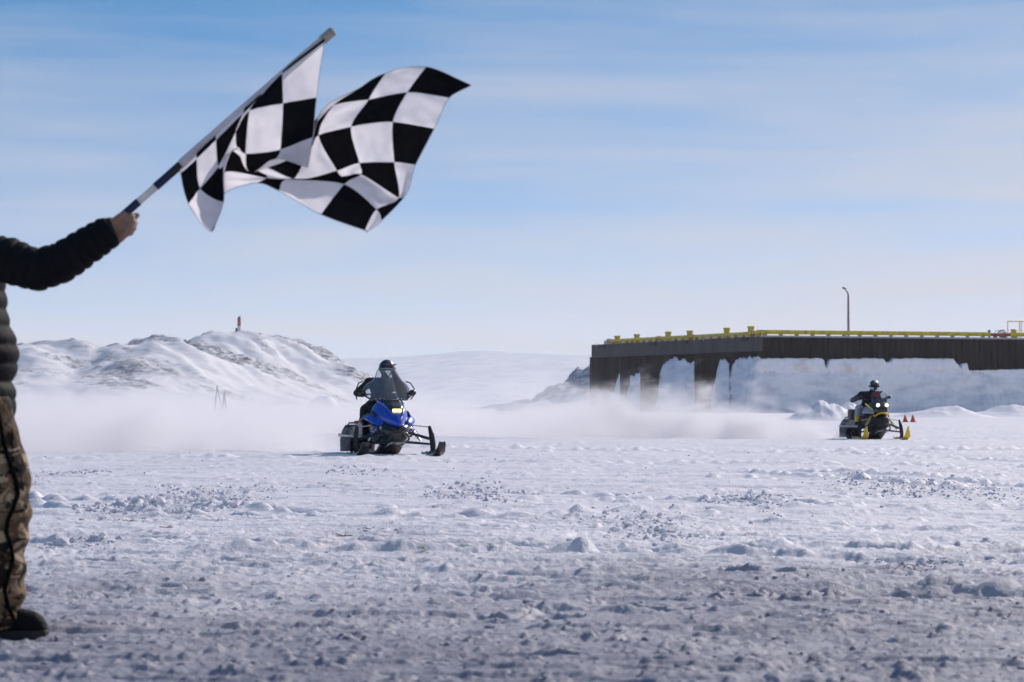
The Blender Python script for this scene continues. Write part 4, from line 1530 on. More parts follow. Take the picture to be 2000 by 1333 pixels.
blue.scale = (1.05, 1.05, 1.0)
JB = dict(hip=(-.30, .02, .85), chest=(-.16, .05, 1.17), neck=(-.01, .07, 1.33), head=(0.07, .08, 1.49),
          shl=(-.12, .24, 1.27), shr=(-.12, -.17, 1.27), ell=(-.06, .35, 1.10), elr=(-.10, -.38, 1.09), wrl=(.05, .34, 1.07), wrr=(.05, -.33, 1.06),
          hal=(.085, .325, 1.07), har=(.085, -.325, 1.07), thl=(-.28, .12, .84), thr=(-.28, -.12, .84), knl=(.10, .30, .80), knr=(.10, -.30, .80),
          anl=(.14, .34, .45), anr=(.14, -.34, .45))
M["red_trim"] = pmat("dark_red_cloth", (0.12, 0.012, 0.006), 0.7)


def zb_(c):
    if c.z < 0.86 and c.z > 0.80 and abs(c.y) > 0.24 and c.x < 0.1:
        return 1
    return 0


rb = rider("rider in black with a dark helmet sitting behind the tall windshield of the blue snowmobile", tuple(blue.location), HEAD, JB, [M["suit_black"], M["red_trim"]], zb_)


def helmet(t, c, mat_shell, mat_side, yaw, style):
    rot = Matrix.Rotation(yaw, 3, "Z")
    T = lambda p: Vector(c) + rot @ Vector(p)
    mb = MB()
    # shell: egg with a chin bar and an eye opening (the opening is covered by the visor, slightly inside)
    n, m = 28, 18
    vs, fs, mi = [], [], []
    for i in range(m + 1):
        th = math.pi * i / m
        for j in range(n):
            ph = 2 * math.pi * j / n
            x, y, z = math.sin(th) * math.cos(ph), math.sin(th) * math.sin(ph), math.cos(th)
            r = Vector((0.150 * x, 0.130 * y, 0.145 * z))
            if z < -0.1 and x > 0.3:
                r.x += 0.035 * min(1, (-0.1 - z) * 2.5)
            if z < -0.82:
                r.z = -0.82 * 0.145
            if x > 0.45 and -0.32 < z < 0.34:
                r *= 0.93
            vs.append(T(r))
    for i in range(m):
        for j in range(n):
            q = (i * n + j, (i + 1) * n + j, (i + 1) * n + (j + 1) % n, i * n + (j + 1) % n)
            fs.append(q)
            th = math.pi * (i + .5) / m
            ph = 2 * math.pi * (j + .5) / n
            x, y, z = math.sin(th) * math.cos(ph), math.sin(th) * math.sin(ph), math.cos(th)
            k = 0
            if x > 0.45 and -0.32 < z < 0.34:
                k = 2
            elif style == "stripe" and ((z < -0.15 and x > 0.1 and abs(y) > .3) or (z > 0.55 and x > 0.05 and y > -0.2) or (abs(y) > 0.75 and 0.05 < z < 0.4)):
                k = 1
            elif style == "mark" and (z > 0.5 and x > 0.2 and y > 0.25):
                k = 1
            mi.append(k)
    mb.add(vs, fs)
    mb.m = mi
    h = mb.build("helmet", [mat_shell, mat_side, M["visor"]], t, smooth=True)
    p = MB()
    p.loft([[T((0.105, -.11, .055)), T((0.105, .11, .055)), T((0.10, .11, .07)), T((0.10, -.11, .07))],
            [T((0.205, -.085, .045)), T((0.205, .085, .045)), T((0.20, .085, .058)), T((0.20, -.085, .058))]])
    p.build("peak", mat_shell, h, bevel=0.004)
    s = MB()
    s.tube([T((-.02, -.134, -.02)), T((0.10, -.105, -.005)), T((0.145, -.05, -.005)), T((0.152, 0, -.005)), T((0.145, .05, -.005)), T((0.10, .105, -.005)), T((-.02, .134, -.02))], 0.014, 8, flat=1.6)
    s.build("goggle_strap", M["matt_black"], h, smooth=True)
    return h


rb.scale = (1.05, 1.05, 1.0)
helmet(rb, (0.08, .08, 1.525), M["helmet_black"], M["white"], R(10), "mark")

# ------------------------------------------------------------------ the yellow-ski snowmobile
yel = sled_thing("black and grey snowmobile with tall yellow skis and two round headlights", 1720, 73.0, HEAD2, "racing snowmobiles")
sled_common(yel, dict(tunnel="grey_plastic", board="light_grey", flap="flap", ski="sled_yellow", ski_loop="sled_yellow", strut="matt_black", spring="sled_yellow",
                      bumper="matt_black", tip_h=0.34, tip_x=1.50, ski_w=0.16, half=0.555, tip_w=0.22))
half_loft([(-0.10, [(0, .56), (.22, .56), (.29, .52), (.30, .42), (.24, .32), (0, .30)]),
           (0.35, [(0, .66), (.27, .66), (.34, .58), (.35, .44), (.28, .28), (0, .24)]),
           (0.75, [(0, .68), (.24, .66), (.29, .58), (.29, .42), (.22, .25), (0, .20)]),
           (1.02, [(0, .62), (.17, .60), (.21, .52), (.20, .40), (.14, .27), (0, .24)]),
           (1.18, [(0, .60), (.12, .58), (.15, .52), (.13, .42), (.09, .32), (0, .30)])]).build("belly_pan", M["matt_black"], yel, smooth=True, sub=1)
half_loft([(0.30, [(0, 1.0), (.10, .99), (.18, .95), (.23, .86), (.27, .74), (.26, .64), (0, .62)]),
           (0.60, [(0, 1.03), (.10, 1.02), (.18, .97), (.22, .86), (.25, .74), (.24, .64), (0, .62)]),
           (0.85, [(0, 1.01), (.10, 1.0), (.17, .96), (.20, .86), (.21, .75), (.18, .66), (0, .64)]),
           (1.05, [(0, .93), (.09, .92), (.14, .89), (.16, .82), (.16, .74), (.14, .68), (0, .66)]),
           (1.16, [(0, .82), (.06, .815), (.10, .80), (.12, .76), (.12, .72), (.10, .69), (0, .68)])]).build("hood", M["gloss_black"], yel, smooth=True, sub=2)
MB().tube([(1.02, -.19, .60), (1.14, -.13, .675), (1.19, -.06, .695), (1.20, 0, .70), (1.19, .06, .695), (1.14, .13, .675), (1.02, .19, .60)], 0.020, 8).build("nose_trim", M["sled_yellow"], yel, smooth=True)
for sg in (-1, 1):
    rim_ = MB().tube([(1.045, sg * .115, .90), (1.085, sg * .115, .895)], 0.062, 16).build("headlight_ring", M["matt_black"], yel)
    MB().sphere((1.075, sg * .115, .897), (.030, .052, .052)).build("headlight", M["lamp_white"], rim_, smooth=True)
    a = MB()
    a.loft([[(x, sg * y0, z0), (x, sg * y1, z1), (x, sg * (y1 - .03), z1 - .05), (x, sg * y0, z0 - .12)] for x, y0, z0, y1, z1 in
            ((0.30, .24, .90, .36, .68), (0.55, .24, .92, .35, .70), (0.80, .20, .88, .29, .70), (1.0, .16, .80, .22, .68))])
    a.build("side_panel", M["light_grey"], yel, smooth=True, sub=1)
    MB().loft([[(x, sg * (y - .006), z), (x, sg * (y + .012), z), (x, sg * (y + .012), z - .035), (x, sg * (y - .006), z - .035)] for x, y, z in
               ((0.45, .245, .945), (0.62, .255, .91), (0.80, .245, .86), (0.95, .215, .80))]).build("yellow_stripe", M["sled_yellow"], yel)
    MB().sphere((1.00, sg * .205, .63), (.03, .022, .022)).build("marker_lamp", M["sled_yellow"], yel, smooth=True)
    MB().tube([(0.55, sg * .22, 1.0), (0.48, sg * .36, 1.08)], 0.012, 6).build("mirror_stalk", M["matt_black"], yel)
    MB().sphere((0.46, sg * .385, 1.10), (.03, .06, .04)).build("mirror", M["gloss_black"], yel, smooth=True)
    MB().tube([(0.50, sg * .27, .30), (0.62, sg * .30, .40), (0.70, sg * .25, .52)], 0.03, 8).build("pipe", M["grey_plastic"], yel, smooth=True)
ws = shield([(0.97, 0.96, .17), (1.03, 0.93, .205), (1.12, 0.87, .22), (1.20, 0.81, .20), (1.26, 0.76, .13)], 1.6, yel, M["low_shield"])
d = MB()
d.add([(0.905, -.06, 1.09), (0.905, -.10, 1.09), (0.865, -.17, 1.10), (0.80, -.17, 1.20), (0.80, -.06, 1.235), (0.845, -.02, 1.17)], [(0, 1, 2, 3, 4, 5)])
o = d.build("red_print", M["red_print"], ws); s_ = o.modifiers.new("s", "SOLIDIFY"); s_.thickness = 0.012
d = MB()
d.add([(0.915, .03, 1.07), (0.895, .12, 1.08), (0.85, .165, 1.12), (0.82, .15, 1.19), (0.81, .08, 1.225), (0.84, .02, 1.17)], [(0, 1, 2, 3, 4, 5)])
o = d.build("white_print", M["white"], ws); s_ = o.modifiers.new("s", "SOLIDIFY"); s_.thickness = 0.012
# rear rack with a black bag
MB().box((-1.15, 0, .66), (0.42, 0.36, 0.26)).build("rear_bag", M["matt_black"], yel, bevel=0.05)
MB().tube([(-0.95, -.2, .58), (-1.45, -.2, .58), (-1.45, .2, .58), (-0.95, .2, .58)], 0.014, 6).build("rear_rack", M["gloss_black"], yel)

JY = dict(hip=(-.28, 0, .80), chest=(-.12, .02, 1.08), neck=(.01, .07, 1.25), head=(0.09, .10, 1.385),
          shl=(-.07, .21, 1.17), shr=(-.07, -.19, 1.17), ell=(-.06, .41, 1.03), elr=(-.08, -.43, 1.02), wrl=(.05, .34, 1.06), wrr=(.05, -.34, 1.06),
          hal=(.085, .325, 1.07), har=(.085, -.325, 1.07), thl=(-.26, .12, .80), thr=(-.26, -.12, .80), knl=(.16, .36, .82), knr=(.16, -.36, .82),
          anl=(.12, .37, .45), anr=(.12, -.37, .45))


def zy_(c):
    if c.z < 0.60 and c.z > 0.47 and abs(c.y) > 0.2 and c.x > 0.1:
        return 3
    if c.z < 0.47:
        return 0
    if c.z < 0.90 and c.x > -0.15 and abs(c.y) > 0.16:
        return 2
    if c.z < 0.88:
        return 1
    if 0.98 < c.z < 1.2 and abs(c.y) > 0.30:
        return 1
    return 0


ry = rider("rider in black and grey with a white-striped helmet on the yellow-ski snowmobile", tuple(yel.location), HEAD2, JY,
           [M["suit_black"], M["suit_grey"], M["suit_light"], M["sled_yellow"]], zy_)
helmet(ry, (0.10, .10, 1.405), M["helmet_navy"], M["helmet_white"], R(-6), "stripe")

# ================================================================== FLAG MAN AND FLAG
PY = 10.5                       # distance of the man
FY = 10.26                      # distance of his near hand and the flag
BASE_PX = -70.0
base = Vector((P(BASE_PX, 1240, PY).x, PY, 0))
gz = ground_z(max(base.x, -0.24 * PY), PY)
man = thing("person", "person in a black quilted jacket and camouflage trousers reaching out to wave the checkered flag", "person", tuple(base))


def W(px, py, Y=FY):
    return P(px, py, Y) - base


M["pole"] = pmat("pale_pole", (0.76, 0.71, 0.65), 0.55, var=0.15, scale=14)
M["skin"] = pmat("skin", (0.27, 0.15, 0.10), 0.55, var=0.15, scale=30, bump=0.1)
M["jacket"] = pmat("black_nylon", (0.007, 0.007, 0.009), 0.7, var=0.3, scale=10, bump=0.35, bscale=18, spec=0.10)
M["hat"] = pmat("knit_black", (0.015, 0.015, 0.016), 0.9)
M["zip"] = pmat("black_zip", (0.004, 0.004, 0.004), 0.95, spec=0.05, var=0.3, scale=30)
M["boot"] = pmat("boot_leather", (0.004, 0.004, 0.005), 0.7, var=0.4, scale=30, bump=0.2, bscale=60, spec=0.15)
M["hair"] = pmat("dark_hair", (0.02, 0.015, 0.012), 0.6)


def camo_mat():
    m, nt, out = new_mat("camouflage_cloth")
    b = nt.nodes.new("ShaderNodeBsdfPrincipled")
    t = nt.nodes.new("ShaderNodeTexCoord")
    cur = None

    def layer(scale, seed, lo, hi, col, cur, sq=(1, 1, 1)):
        mp_ = nt.nodes.new("ShaderNodeMapping")
        mp_.inputs["Location"].default_value = (seed, seed * 2.1, seed * 0.7)
        mp_.inputs["Scale"].default_value = sq
        nt.links.new(t.outputs["Object"], mp_.inputs[0])
        n = nt.nodes.new("ShaderNodeTexNoise")
        n.inputs["Scale"].default_value = scale
        n.inputs["Detail"].default_value = 4
        n.inputs["Distortion"].default_value = 0.9
        nt.links.new(mp_.outputs[0], n.inputs["Vector"])
        r = nt.nodes.new("ShaderNodeMapRange")
        r.inputs[1].default_value = lo
        r.inputs[2].default_value = hi
        nt.links.new(n.outputs["Fac"], r.inputs[0])
        x = nt.nodes.new("ShaderNodeMix")
        x.data_type = "RGBA"
        nt.links.new(r.outputs[0], x.inputs[0])
        if isinstance(cur, tuple):
            x.inputs[6].default_value = (*cur, 1)
        else:
            nt.links.new(cur, x.inputs[6])
        x.inputs[7].default_value = (*col, 1)
        return x.outputs[2]
    c = layer(6, 1.0, 0.46, 0.54, (0.20, 0.13, 0.075), (0.10, 0.06, 0.033))
    c = layer(8, 4.0, 0.55, 0.60, (0.42, 0.31, 0.20), c, (1, 1, 1.8))
    c = layer(10, 7.0, 0.53, 0.57, (0.022, 0.013, 0.009), c, (1, 1, 1.6))
    c = layer(16, 11.0, 0.57, 0.60, (0.014, 0.010, 0.008), c, (1, 1, 0.8))
    nt.links.new(c, b.inputs["Base Color"])
    b.inputs["Roughness"].default_value = 0.8
    b.inputs["Specular IOR Level"].default_value = 0.2
    n2 = nt.nodes.new("ShaderNodeTexNoise")
    n2.inputs["Scale"].default_value = 14
    n2.inputs["Detail"].default_value = 5
    nt.links.new(t.outputs["Object"], n2.inputs["Vector"])
    bp = nt.nodes.new("ShaderNodeBump")
    bp.inputs["Strength"].default_value = 0.6
    bp.inputs["Distance"].default_value = 0.03
    nt.links.new(n2.outputs["Fac"], bp.inputs["Height"])
    nt.links.new(bp.outputs[0], b.inputs["Normal"])
    nt.links.new(b.outputs[0], out.inputs[0])
    return m


M["camo"] = camo_mat()

# joints (local to the man: x forward = to the right of the picture, y away, z up)
SH = Vector((0.015, -0.19, 1.395))
EL = W(92, 522)
WR = W(222, 449)
gr = W(243, 419)
tip = W(651, 60)
u = (tip - gr).normalized()
cam_dir = Vector((0, -1, 0))
perp = u.cross(cam_dir).normalized()      # in the picture plane, across the pole
if perp.z > 0:
    perp = -perp
mb = MB()
c = mb.capsule
# head, neck, trunk, far arm, legs
mb.sphere((0.015, 0, 1.645), (.093, .075, .115), 18, 14)
mb.sphere((0.045, 0, 1.60), (.062, .058, .075), 14, 10)
c((0.095, 0, 1.64), (0.108, 0, 1.615), .012, .017)                       # nose
for s in (-1, 1):
    mb.sphere((0.0, s * .076, 1.635), (.026, .012, .034), 10, 8)             # ears
    c((0.088, s * .028, 1.66), (0.088, s * .036, 1.66), .014, .012)          # brows
c((0.092, -.018, 1.583), (0.092, .018, 1.583), .010, .010)
c((0.0, 0, 1.60), (0.0, 0, 1.45), .058, .065)
c((0.0, 0, 1.32), (0.0, 0, 0.95), .135, .125)
c((0.0, -.15, 1.40), (0.0, .15, 1.40), .08, .08)
c((0.0, -.08, 0.93), (0.0, .08, 0.93), .12, .12)
c(SH, EL, .052, .043)
c(EL, WR, .043, .030)
for s, dx in ((-1, 0.03), (1, -0.10)):
    c((0.02, s * .10, 0.90), (dx + 0.05, s * .11, 0.50), .085, .06)
    c((dx + 0.05, s * .11, 0.50), (dx + 0.03, s * .12, 0.10), .055, .04)
    c((dx + 0.03, s * .12, 0.07), (dx + 0.20, s * .125, 0.045), .035, .03)
c((0.0, .19, 1.395), (-0.05, .26, 1.10), .052, .043)
c((-0.05, .26, 1.10), (0.05, .25, 0.86), .042, .032)
mb.sphere((0.07, .25, 0.80), (.03, .022, .05))
for k in range(4):
    c((0.05 + 0.018 * k, .25, 0.78), (0.06 + 0.018 * k, .245, 0.71), .010, .008)
# the near hand, closed round the grip: back of the hand to the camera, fingers curling away behind the pole
kn = [W(257, 424), W(259, 434), W(257, 444), W(251, 453)]
wrist = WR + Vector((0.02, 0, -0.005))
for k, q in enumerate(kn):
    q = q + Vector((0, -0.026, 0))
    b0 = wrist + Vector((0.0, -0.004, 0.012 - 0.012 * k))
    c(b0, q, .021, .0145, 10)
    q1 = q + Vector((0.008, 0.030, -0.004))
    q2 = q1 + Vector((-0.022, 0.020, -0.006))
    q3 = q2 + Vector((-0.022, -0.010, 0.002))
    c(q, q1, .0125, .0115, 10)
    c(q1, q2, .0115, .0105, 10)
    c(q2, q3, .0105, .009, 10)
c(wrist + Vector((0, 0.006, 0.0)), W(240, 440), .026, .024, 10)
c(W(220, 441) + Vector((0, -0.018, 0)), W(243, 421.5) + Vector((0, -0.024, 0)), .022, .016, 12)      # ball of the hand over the grip
# thumb along the far lower side of the grip
t0 = W(230, 430) + Vector((0, 0.006, 0))
t1 = W(250, 424) + Vector((0, 0.014, 0))
t2 = W(268, 420.5) + Vector((0, 0.006, 0))
c(wrist + Vector((0.0, 0.01, 0.008)), t0, .020, .017, 10)
c(t0, t1, .016, .0135, 10)
c(t1, t2, .0135, .0105, 10)
me = remeshed(mb, 0.0052, 4)
body_obj("body", me, [M["skin"]], lambda q: 0, man)
# face: eyes and hair (out of the picture, still his)
for s in (-1, 1):
    MB().sphere((0.092, s * .031, 1.645), .011, 10, 8).build("eye", M["white"], man, smooth=True)
hm = MB()
hm.sphere((0.0, 0, 1.675), (.108, .090, .108), 18, 12)
hm.tube([(0.0, 0, 1.648), (0.0, 0, 1.69)], [.113, .110], 20, flat=0.84, up=(0, 1, 0))
hm.build("knit_hat", M["hat"], man, smooth=True)


# quilted jacket
def quilted(pts, rs, baffle, amp, n=26, flat=1.0, up=None, seed=1):
    """a tube with pillowed rings between tight seams"""
    pts = [Vector(p) for p in pts]
    L = [0]
    for a, b in zip(pts, pts[1:]):
        L.append(L[-1] + (b - a).length)
    out, orr = [], []
    nb = max(2, round(L[-1] / baffle))
    rg = random.Random(seed)
    cuts = [0]
    for i in range(nb):
        cuts.append(cuts[-1] + 1 + rg.uniform(-0.16, 0.16))
    cuts = [q / cuts[-1] * L[-1] for q in cuts]
    for a, b in zip(cuts, cuts[1:]):
        am = amp * rg.uniform(0.8, 1.25)
        for q in (0.0, 0.10, 0.3, 0.5, 0.7, 0.90):
            s = a + (b - a) * q
            k = 0
            while k < len(L) - 2 and s > L[k + 1]:
                k += 1
            f = (s - L[k]) / max(1e-6, L[k + 1] - L[k])
            p = pts[k].lerp(pts[k + 1], f)
            r = rs[k] * (1 - f) + rs[k + 1] * f
            out.append(p)
            orr.append(r + am * (math.sin(math.pi * q) ** 0.6 - 0.45))
    out.append(pts[-1])
    orr.append(rs[-1] - amp * 0.4)
    mb = MB().tube(out, orr, n, cap=True, flat=flat, up=up)
    sd = Vector((seed * 3.1, seed * 1.7, 0))
    vs = []
    for i, p in enumerate(mb.v):
        q = Vector(p)
        ctr = out[min(i // n, len(out) - 1)]
        dd = (q - ctr)
        k = 1 + 0.05 * mnoise.noise(q * 16 + sd) + 0.03 * mnoise.noise(q * 40 + sd)
        vs.append(tuple(ctr + dd * k))
    mb.v = vs
    return mb


jk = MB()
def join(dst, src):
    o = len(dst.v)
    dst.v += src.v
    dst.f += [tuple(i + o for i in q) for q in src.f]
    dst.m += src.m


# near sleeve: shoulder, elbow, cuff
arm_pts = [(-0.02, -0.15, 1.40), SH + Vector((0.01, -0.01, -0.005)), (SH + EL) / 2 + Vector((0.02, -0.02, 0.0)), EL + Vector((-0.04, -0.01, -0.010)), EL + Vector((0.045, -0.01, 0.012)),
           EL.lerp(WR, 0.5) + Vector((0.0, 0, -0.006)), EL.lerp(WR, 0.86), WR + Vector((-0.004, 0, 0.0))]
join(jk, quilted(arm_pts, [.085, .086, .080, .076, .073, .068, .060, .054], 0.040, 0.0062, seed=3))
# far sleeve
join(jk, quilted([(0.0, .15, 1.40), (0.0, .19, 1.395), (-0.05, .26, 1.10), (0.05, .25, 0.88)], [.09, .09, .078, .055], 0.045, 0.009, seed=5))
# trunk: front line follows the photo, wide baffles
front = [(0.80, .178), (0.815, .182), (0.86, .186), (0.905, .180), (0.935, .172), (0.98, .186), (1.04, .192), (1.09, .186), (1.13, .170), (1.19, .150), (1.26, .146), (1.32, .142), (1.40, .115), (1.455, .085), (1.50, .075)]
zz = [0.80]
bz = [0.80, 0.868, 0.934, 1.003, 1.072, 1.140, 1.205, 1.270, 1.335, 1.400, 1.455, 1.51]
secs = []
for a, b in zip(bz, bz[1:]):
    for q in (0.02, 0.12, 0.32, 0.5, 0.68, 0.88):
        z = a + (b - a) * q
        fr = float(np.interp(z, [f[0] for f in front], [f[1] for f in front]))
        wy = float(np.interp(z, [0.8, 1.0, 1.2, 1.35, 1.42, 1.47, 1.51], [.215, .22, .225, .215, .17, .10, .085]))
        bk = float(np.interp(z, [0.8, 1.1, 1.35, 1.42, 1.5], [.15, .135, .15, .12, .08]))
        am = 0.0105 * (math.sin(math.pi * q) ** 0.55 - 0.75)
        ring = []
        for j in range(40):
            an = 2 * math.pi * j / 40
            cx, sy = math.cos(an), math.sin(an)
            rx = (fr if cx > 0 else bk) + am
            seam = -0.012 * math.exp(-((abs(an - math.pi * 1.72)) / 0.05) ** 2) - 0.012 * math.exp(-((abs(an - math.pi * 0.28)) / 0.05) ** 2)
            k = 1 + 0.035 * mnoise.noise(Vector((cx * 2.2, sy * 2.2, z * 11)))
            ring.append((cx * (rx + seam) * k, sy * (wy + am + seam) * k, z))
        secs.append(ring)
join(jk, MB().loft(secs))
jk.build("jacket", M["jacket"], man, smooth=True)
MB().tube([WR + Vector((-0.010, 0, -0.004)), WR + Vector((0.006, 0, 0.002))], [.050, .046], 20).build("cuff", M["hat"], man, smooth=True)

# camouflage trousers: two baggy legs and a seat
fl_z = [0.035, 0.08, 0.17, 0.265, 0.36, 0.45, 0.53, 0.59, 0.64, 0.70, 0.76, 0.83, 0.88]
fl_dx = 0.012
fl_x = [0.205, 0.228, 0.232, 0.230, 0.238, 0.250, 0.248, 0.252, 0.246, 0.222, 0.200, 0.180, 0.165]
fl_x = [q + fl_dx * min(1, max(0, (z - 0.05) / 0.2)) for q, z in zip(fl_x, fl_z)]
bk_x = [-0.02, -0.03, -0.05, -0.06, -0.05, -0.04, -0.06, -0.08, -0.10, -0.12, -0.14, -0.15, -0.15]


def leg(yc, dx, seed, ry=0.125):
    secs = []
    for i in range(53):
        z = 0.035 + (0.88 - 0.035) * i / 52
        f = float(np.interp(z, fl_z, fl_x)) + dx
        b = float(np.interp(z, fl_z, bk_x)) + dx
        ring = []
        for j in range(36):
            an = 2 * math.pi * j / 36
            cx, sy = math.cos(an), math.sin(an)
            q = Vector((cx * 1.2 + seed, sy * 1.2, z * 9.0 + 0.6 * cx))
            k = 1 + 0.055 * mnoise.noise(q) + 0.035 * mnoise.noise(q * 2.3)
            sag = 0.010 * math.sin(z * 62 + 2.5 * cx + seed)* max(0, 1 - z * 1.1)
            r = (f - b) / 2 * k + sag
            ring.append(((f + b) / 2 + cx * r, yc + sy * (ry * k + sag), z))
        secs.append(ring)
    return MB().loft(secs)


tr = leg(-0.115, 0.0, 2.0)
join(tr, leg(0.125, -0.10, 8.0))
hipb = MB()
hipb.loft([[(0.015 + math.cos(2 * math.pi * j / 32) * rx, math.sin(2 * math.pi * j / 32) * ry_, z) for j in range(32)] for z, rx, ry_ in
           ((0.72, .10, .12), (0.76, .16, .20), (0.82, .165, .215), (0.88, .155, .205))])
join(tr, hipb)
trousers = tr.build("trousers", M["camo"], man, smooth=True)
# black zip running down the outer seam, and a second edge piping
def on_leg(px, py, off=0.004):
    x, z = (px - BASE_PX) / 529.0, (1240 - py) / 529.0
    f, b = float(np.interp(z, fl_z, fl_x)), float(np.interp(z, fl_z, bk_x))
    q = (x - (f + b) / 2) / ((f - b) / 2)
    q = max(-0.97, min(0.97, q))
    return (x, -0.115 - 0.133 * math.sqrt(1 - q * q) - off, z)


zp = [(14, 806), (19, 830), (24, 855), (32, 885), (42, 915), (50, 940), (52, 962), (44, 990), (35, 1012), (33, 1035), (40, 1060), (43, 1085), (36, 1115), (29, 1145), (34, 1172), (42, 1195), (42, 1218)]
MB().tube([on_leg(*q) for q in zp], 0.008, 8).build("zip", M["zip"], trousers, smooth=True)
MB().tube([on_leg(q[0] - 3.0, q[1]) for q in zp[2:8]], 0.0022, 6).build("zip_edge", M["zip"], trousers, smooth=True)
MB().tube([on_leg(q[0] + 2.6, q[1]) for q in zp[8:15]], 0.0022, 6).build("zip_edge", M["zip"], trousers, smooth=True)
# pocket flap on the thigh
MB().loft([[on_leg(38, 838, 0.012), on_leg(58, 905, 0.012), on_leg(61, 925, 0.012), on_leg(46, 905, 0.012)],
           [on_leg(37, 838, 0.0), on_leg(57, 905, -0.004), on_leg(60, 925, -0.004), on_leg(45, 905, -0.004)]]).build("pocket_flap", M["camo"], trousers)

# boots
for s, dx in ((-1, 0.0), (1, -0.11)):
    y = s * 0.12
    mbt = MB()
    secs = []
    for x, h, w in ((-0.035, .13, .045), (0.0, .15, .052), (0.08, .145, .054), (0.15, .118, .056), (0.22, .088, .058), (0.28, .076, .055), (0.31, .058, .044), (0.322, .036, .028)):
        secs.append([(x + dx, y + w * cx, 0.022 + h * max(0.0, sz) if sz > 0 else 0.022) for cx, sz in
                     [(math.cos(2 * math.pi * j / 16) * (1.0 if math.sin(2 * math.pi * j / 16) <= 0 else 0.95), math.sin(2 * math.pi * j / 16)) for j in range(16)]])
    b_ = mbt.loft(secs).build("boot", M["boot"], man, smooth=True)
    sb = MB()
    out_ = [(-0.045, .0), (-0.03, .045), (0.08, .056), (0.2, .062), (0.28, .058), (0.325, .034), (0.332, 0)]
    ring = [(x + dx, y + w) for x, w in out_] + [(x + dx, y - w) for x, w in reversed(out_[1:-1])]
    nb_ = len(ring)
    sb.add([(x, yy_, -0.012) for x, yy_ in ring] + [(x, yy_, 0.030) for x, yy_ in ring],
           [tuple(reversed(range(nb_))), tuple(range(nb_, 2 * nb_))] + [(i, (i + 1) % nb_, nb_ + (i + 1) % nb_, nb_ + i) for i in range(nb_)])
    sb.build("sole", M["black"], b_, bevel=0.004)

# ------------------------------------------------------------------ the checkered flag
fbase = P(243, 419, FY)
flag = thing("checkered_flag", "black and white checkered flag on a pale pole flying above the snow", "flag", tuple(fbase))
L_ = lambda px, py, d=0.0: P(px, py, FY + d) - fbase
M["blue_tape"] = pmat("blue_tape", (0.004, 0.008, 0.06), 0.4, var=0.2)
M["black_tape"] = pmat("black_tape", (0.010, 0.010, 0.012), 0.4)
A, B = L_(240, 421.5), L_(652, 59.5)
ax = (B - A).normalized()
LEN = (B - A).length
MB().tube([A - ax * 0.05, A + ax * (LEN - 0.02), A + ax * (LEN - 0.008), B], [.0128, .0150, .0165, .0120], 18).build("pole", M["pole"], flag, smooth=False)
MB().tube([A + ax * (LEN - 0.055), A + ax * (LEN - 0.004)], .0176, 18).build("end_cap", pmat("pole_cap", (0.34, 0.29, 0.24), 0.5, var=0.3, scale=20), flag)


def along(px):
    return LEN * (px - 240.0) / (652 - 240.0)


MB().tube([A - ax * 0.05, A + ax * along(271)], .0150, 18).build("grip_tape", M["blue_tape"], flag)
MB().tube([A + ax * along(304), A + ax * along(334)], .0152, 18).build("tape_band", M["blue_tape"], flag)
MB().tube([A + ax * along(333), A + ax * along(353)], .0155, 18).build("tape_band", M["black_tape"], flag)

# cloth: nine checks along the fly, six up the hoist; each corner of a check has its own place in the folds
S = 620.0 / 1878.0
rows = [
    # column line: six-plus-one (x, y) in enlarged-photo units, then depth behind the pole (cm)
    ([(955, 140), (735, 310), (590, 440), (480, 530), (305, 690), (192, 800), (90, 903)], [0, 0, 0, 0, 0, 0, 0]),
    ([(950, 160), (700, 345), (572, 480), (468, 585), (308, 738), (195, 850), (100, 935)], [-2, -3, -3, -3, -3, -3, -2]),
    ([(903, 485), (705, 522), (508, 566), (425, 690), (322, 897), (215, 1025), (145, 1115)], [-6, -8, -7, -6, -7, -7, -5]),
    ([(882, 722), (690, 795), (485, 820), (432, 783), (354, 890), (353, 1100), (284, 1281)], [-7, -9, -9, -7, -5, -6, -4]),
    ([(850, 902), (664, 842), (528, 930), (468, 812), (402, 800), (357, 928), (358, 1056)], [-5, -6, -6, -5, -2, 2, 3]),
    ([(928, 572), (893, 640), (850, 800), (770, 970), (612, 945), (612, 964), (548, 995)], [4, 4, 3, 0, 0, -1, 0]),
    ([(1140, 440), (1004, 535), (915, 710), (1022, 918), (1030, 962), (728, 972), (680, 1040)], [6, 4, 2, 1, 3, -2, -3]),
    ([(1311, 343), (1210, 498), (1108, 660), (1158, 876), (1165, 942), (1066, 1000), (930, 1180)], [6, 1, -3, 1, 4, -4, -7]),
    ([(1552, 303), (1440, 456), (1355, 632), (1362, 868), (1390, 1080), (1258, 1150), (1186, 1272)], [9, 4, 0, 3, 0, -3, -5]),
    ([(1822, 415), (1690, 490), (1600, 670), (1490, 888), (1437, 1050), (1290, 1215), (1196, 1286)], [13, 7, 2, 6, 2, 0, -2]),
]
G_ = np.zeros((10, 7, 3))
for i, (pp, dd) in enumerate(rows):
    for j in range(7):
        G_[i, j] = tuple(L_(320 + pp[j][0] * S, 30 + pp[j][1] * S, dd[j] * 0.01 * 1.15))


def cr(p0, p1, p2, p3, t):
    t2, t3 = t * t, t * t * t
    k = 0.42          # slightly relaxed spline so folds stay full
    m1, m2 = (p2 - p0) * k, (p3 - p1) * k
    return (2 * t3 - 3 * t2 + 1) * p1 + (t3 - 2 * t2 + t) * m1 + (-2 * t3 + 3 * t2) * p2 + (t3 - t2) * m2


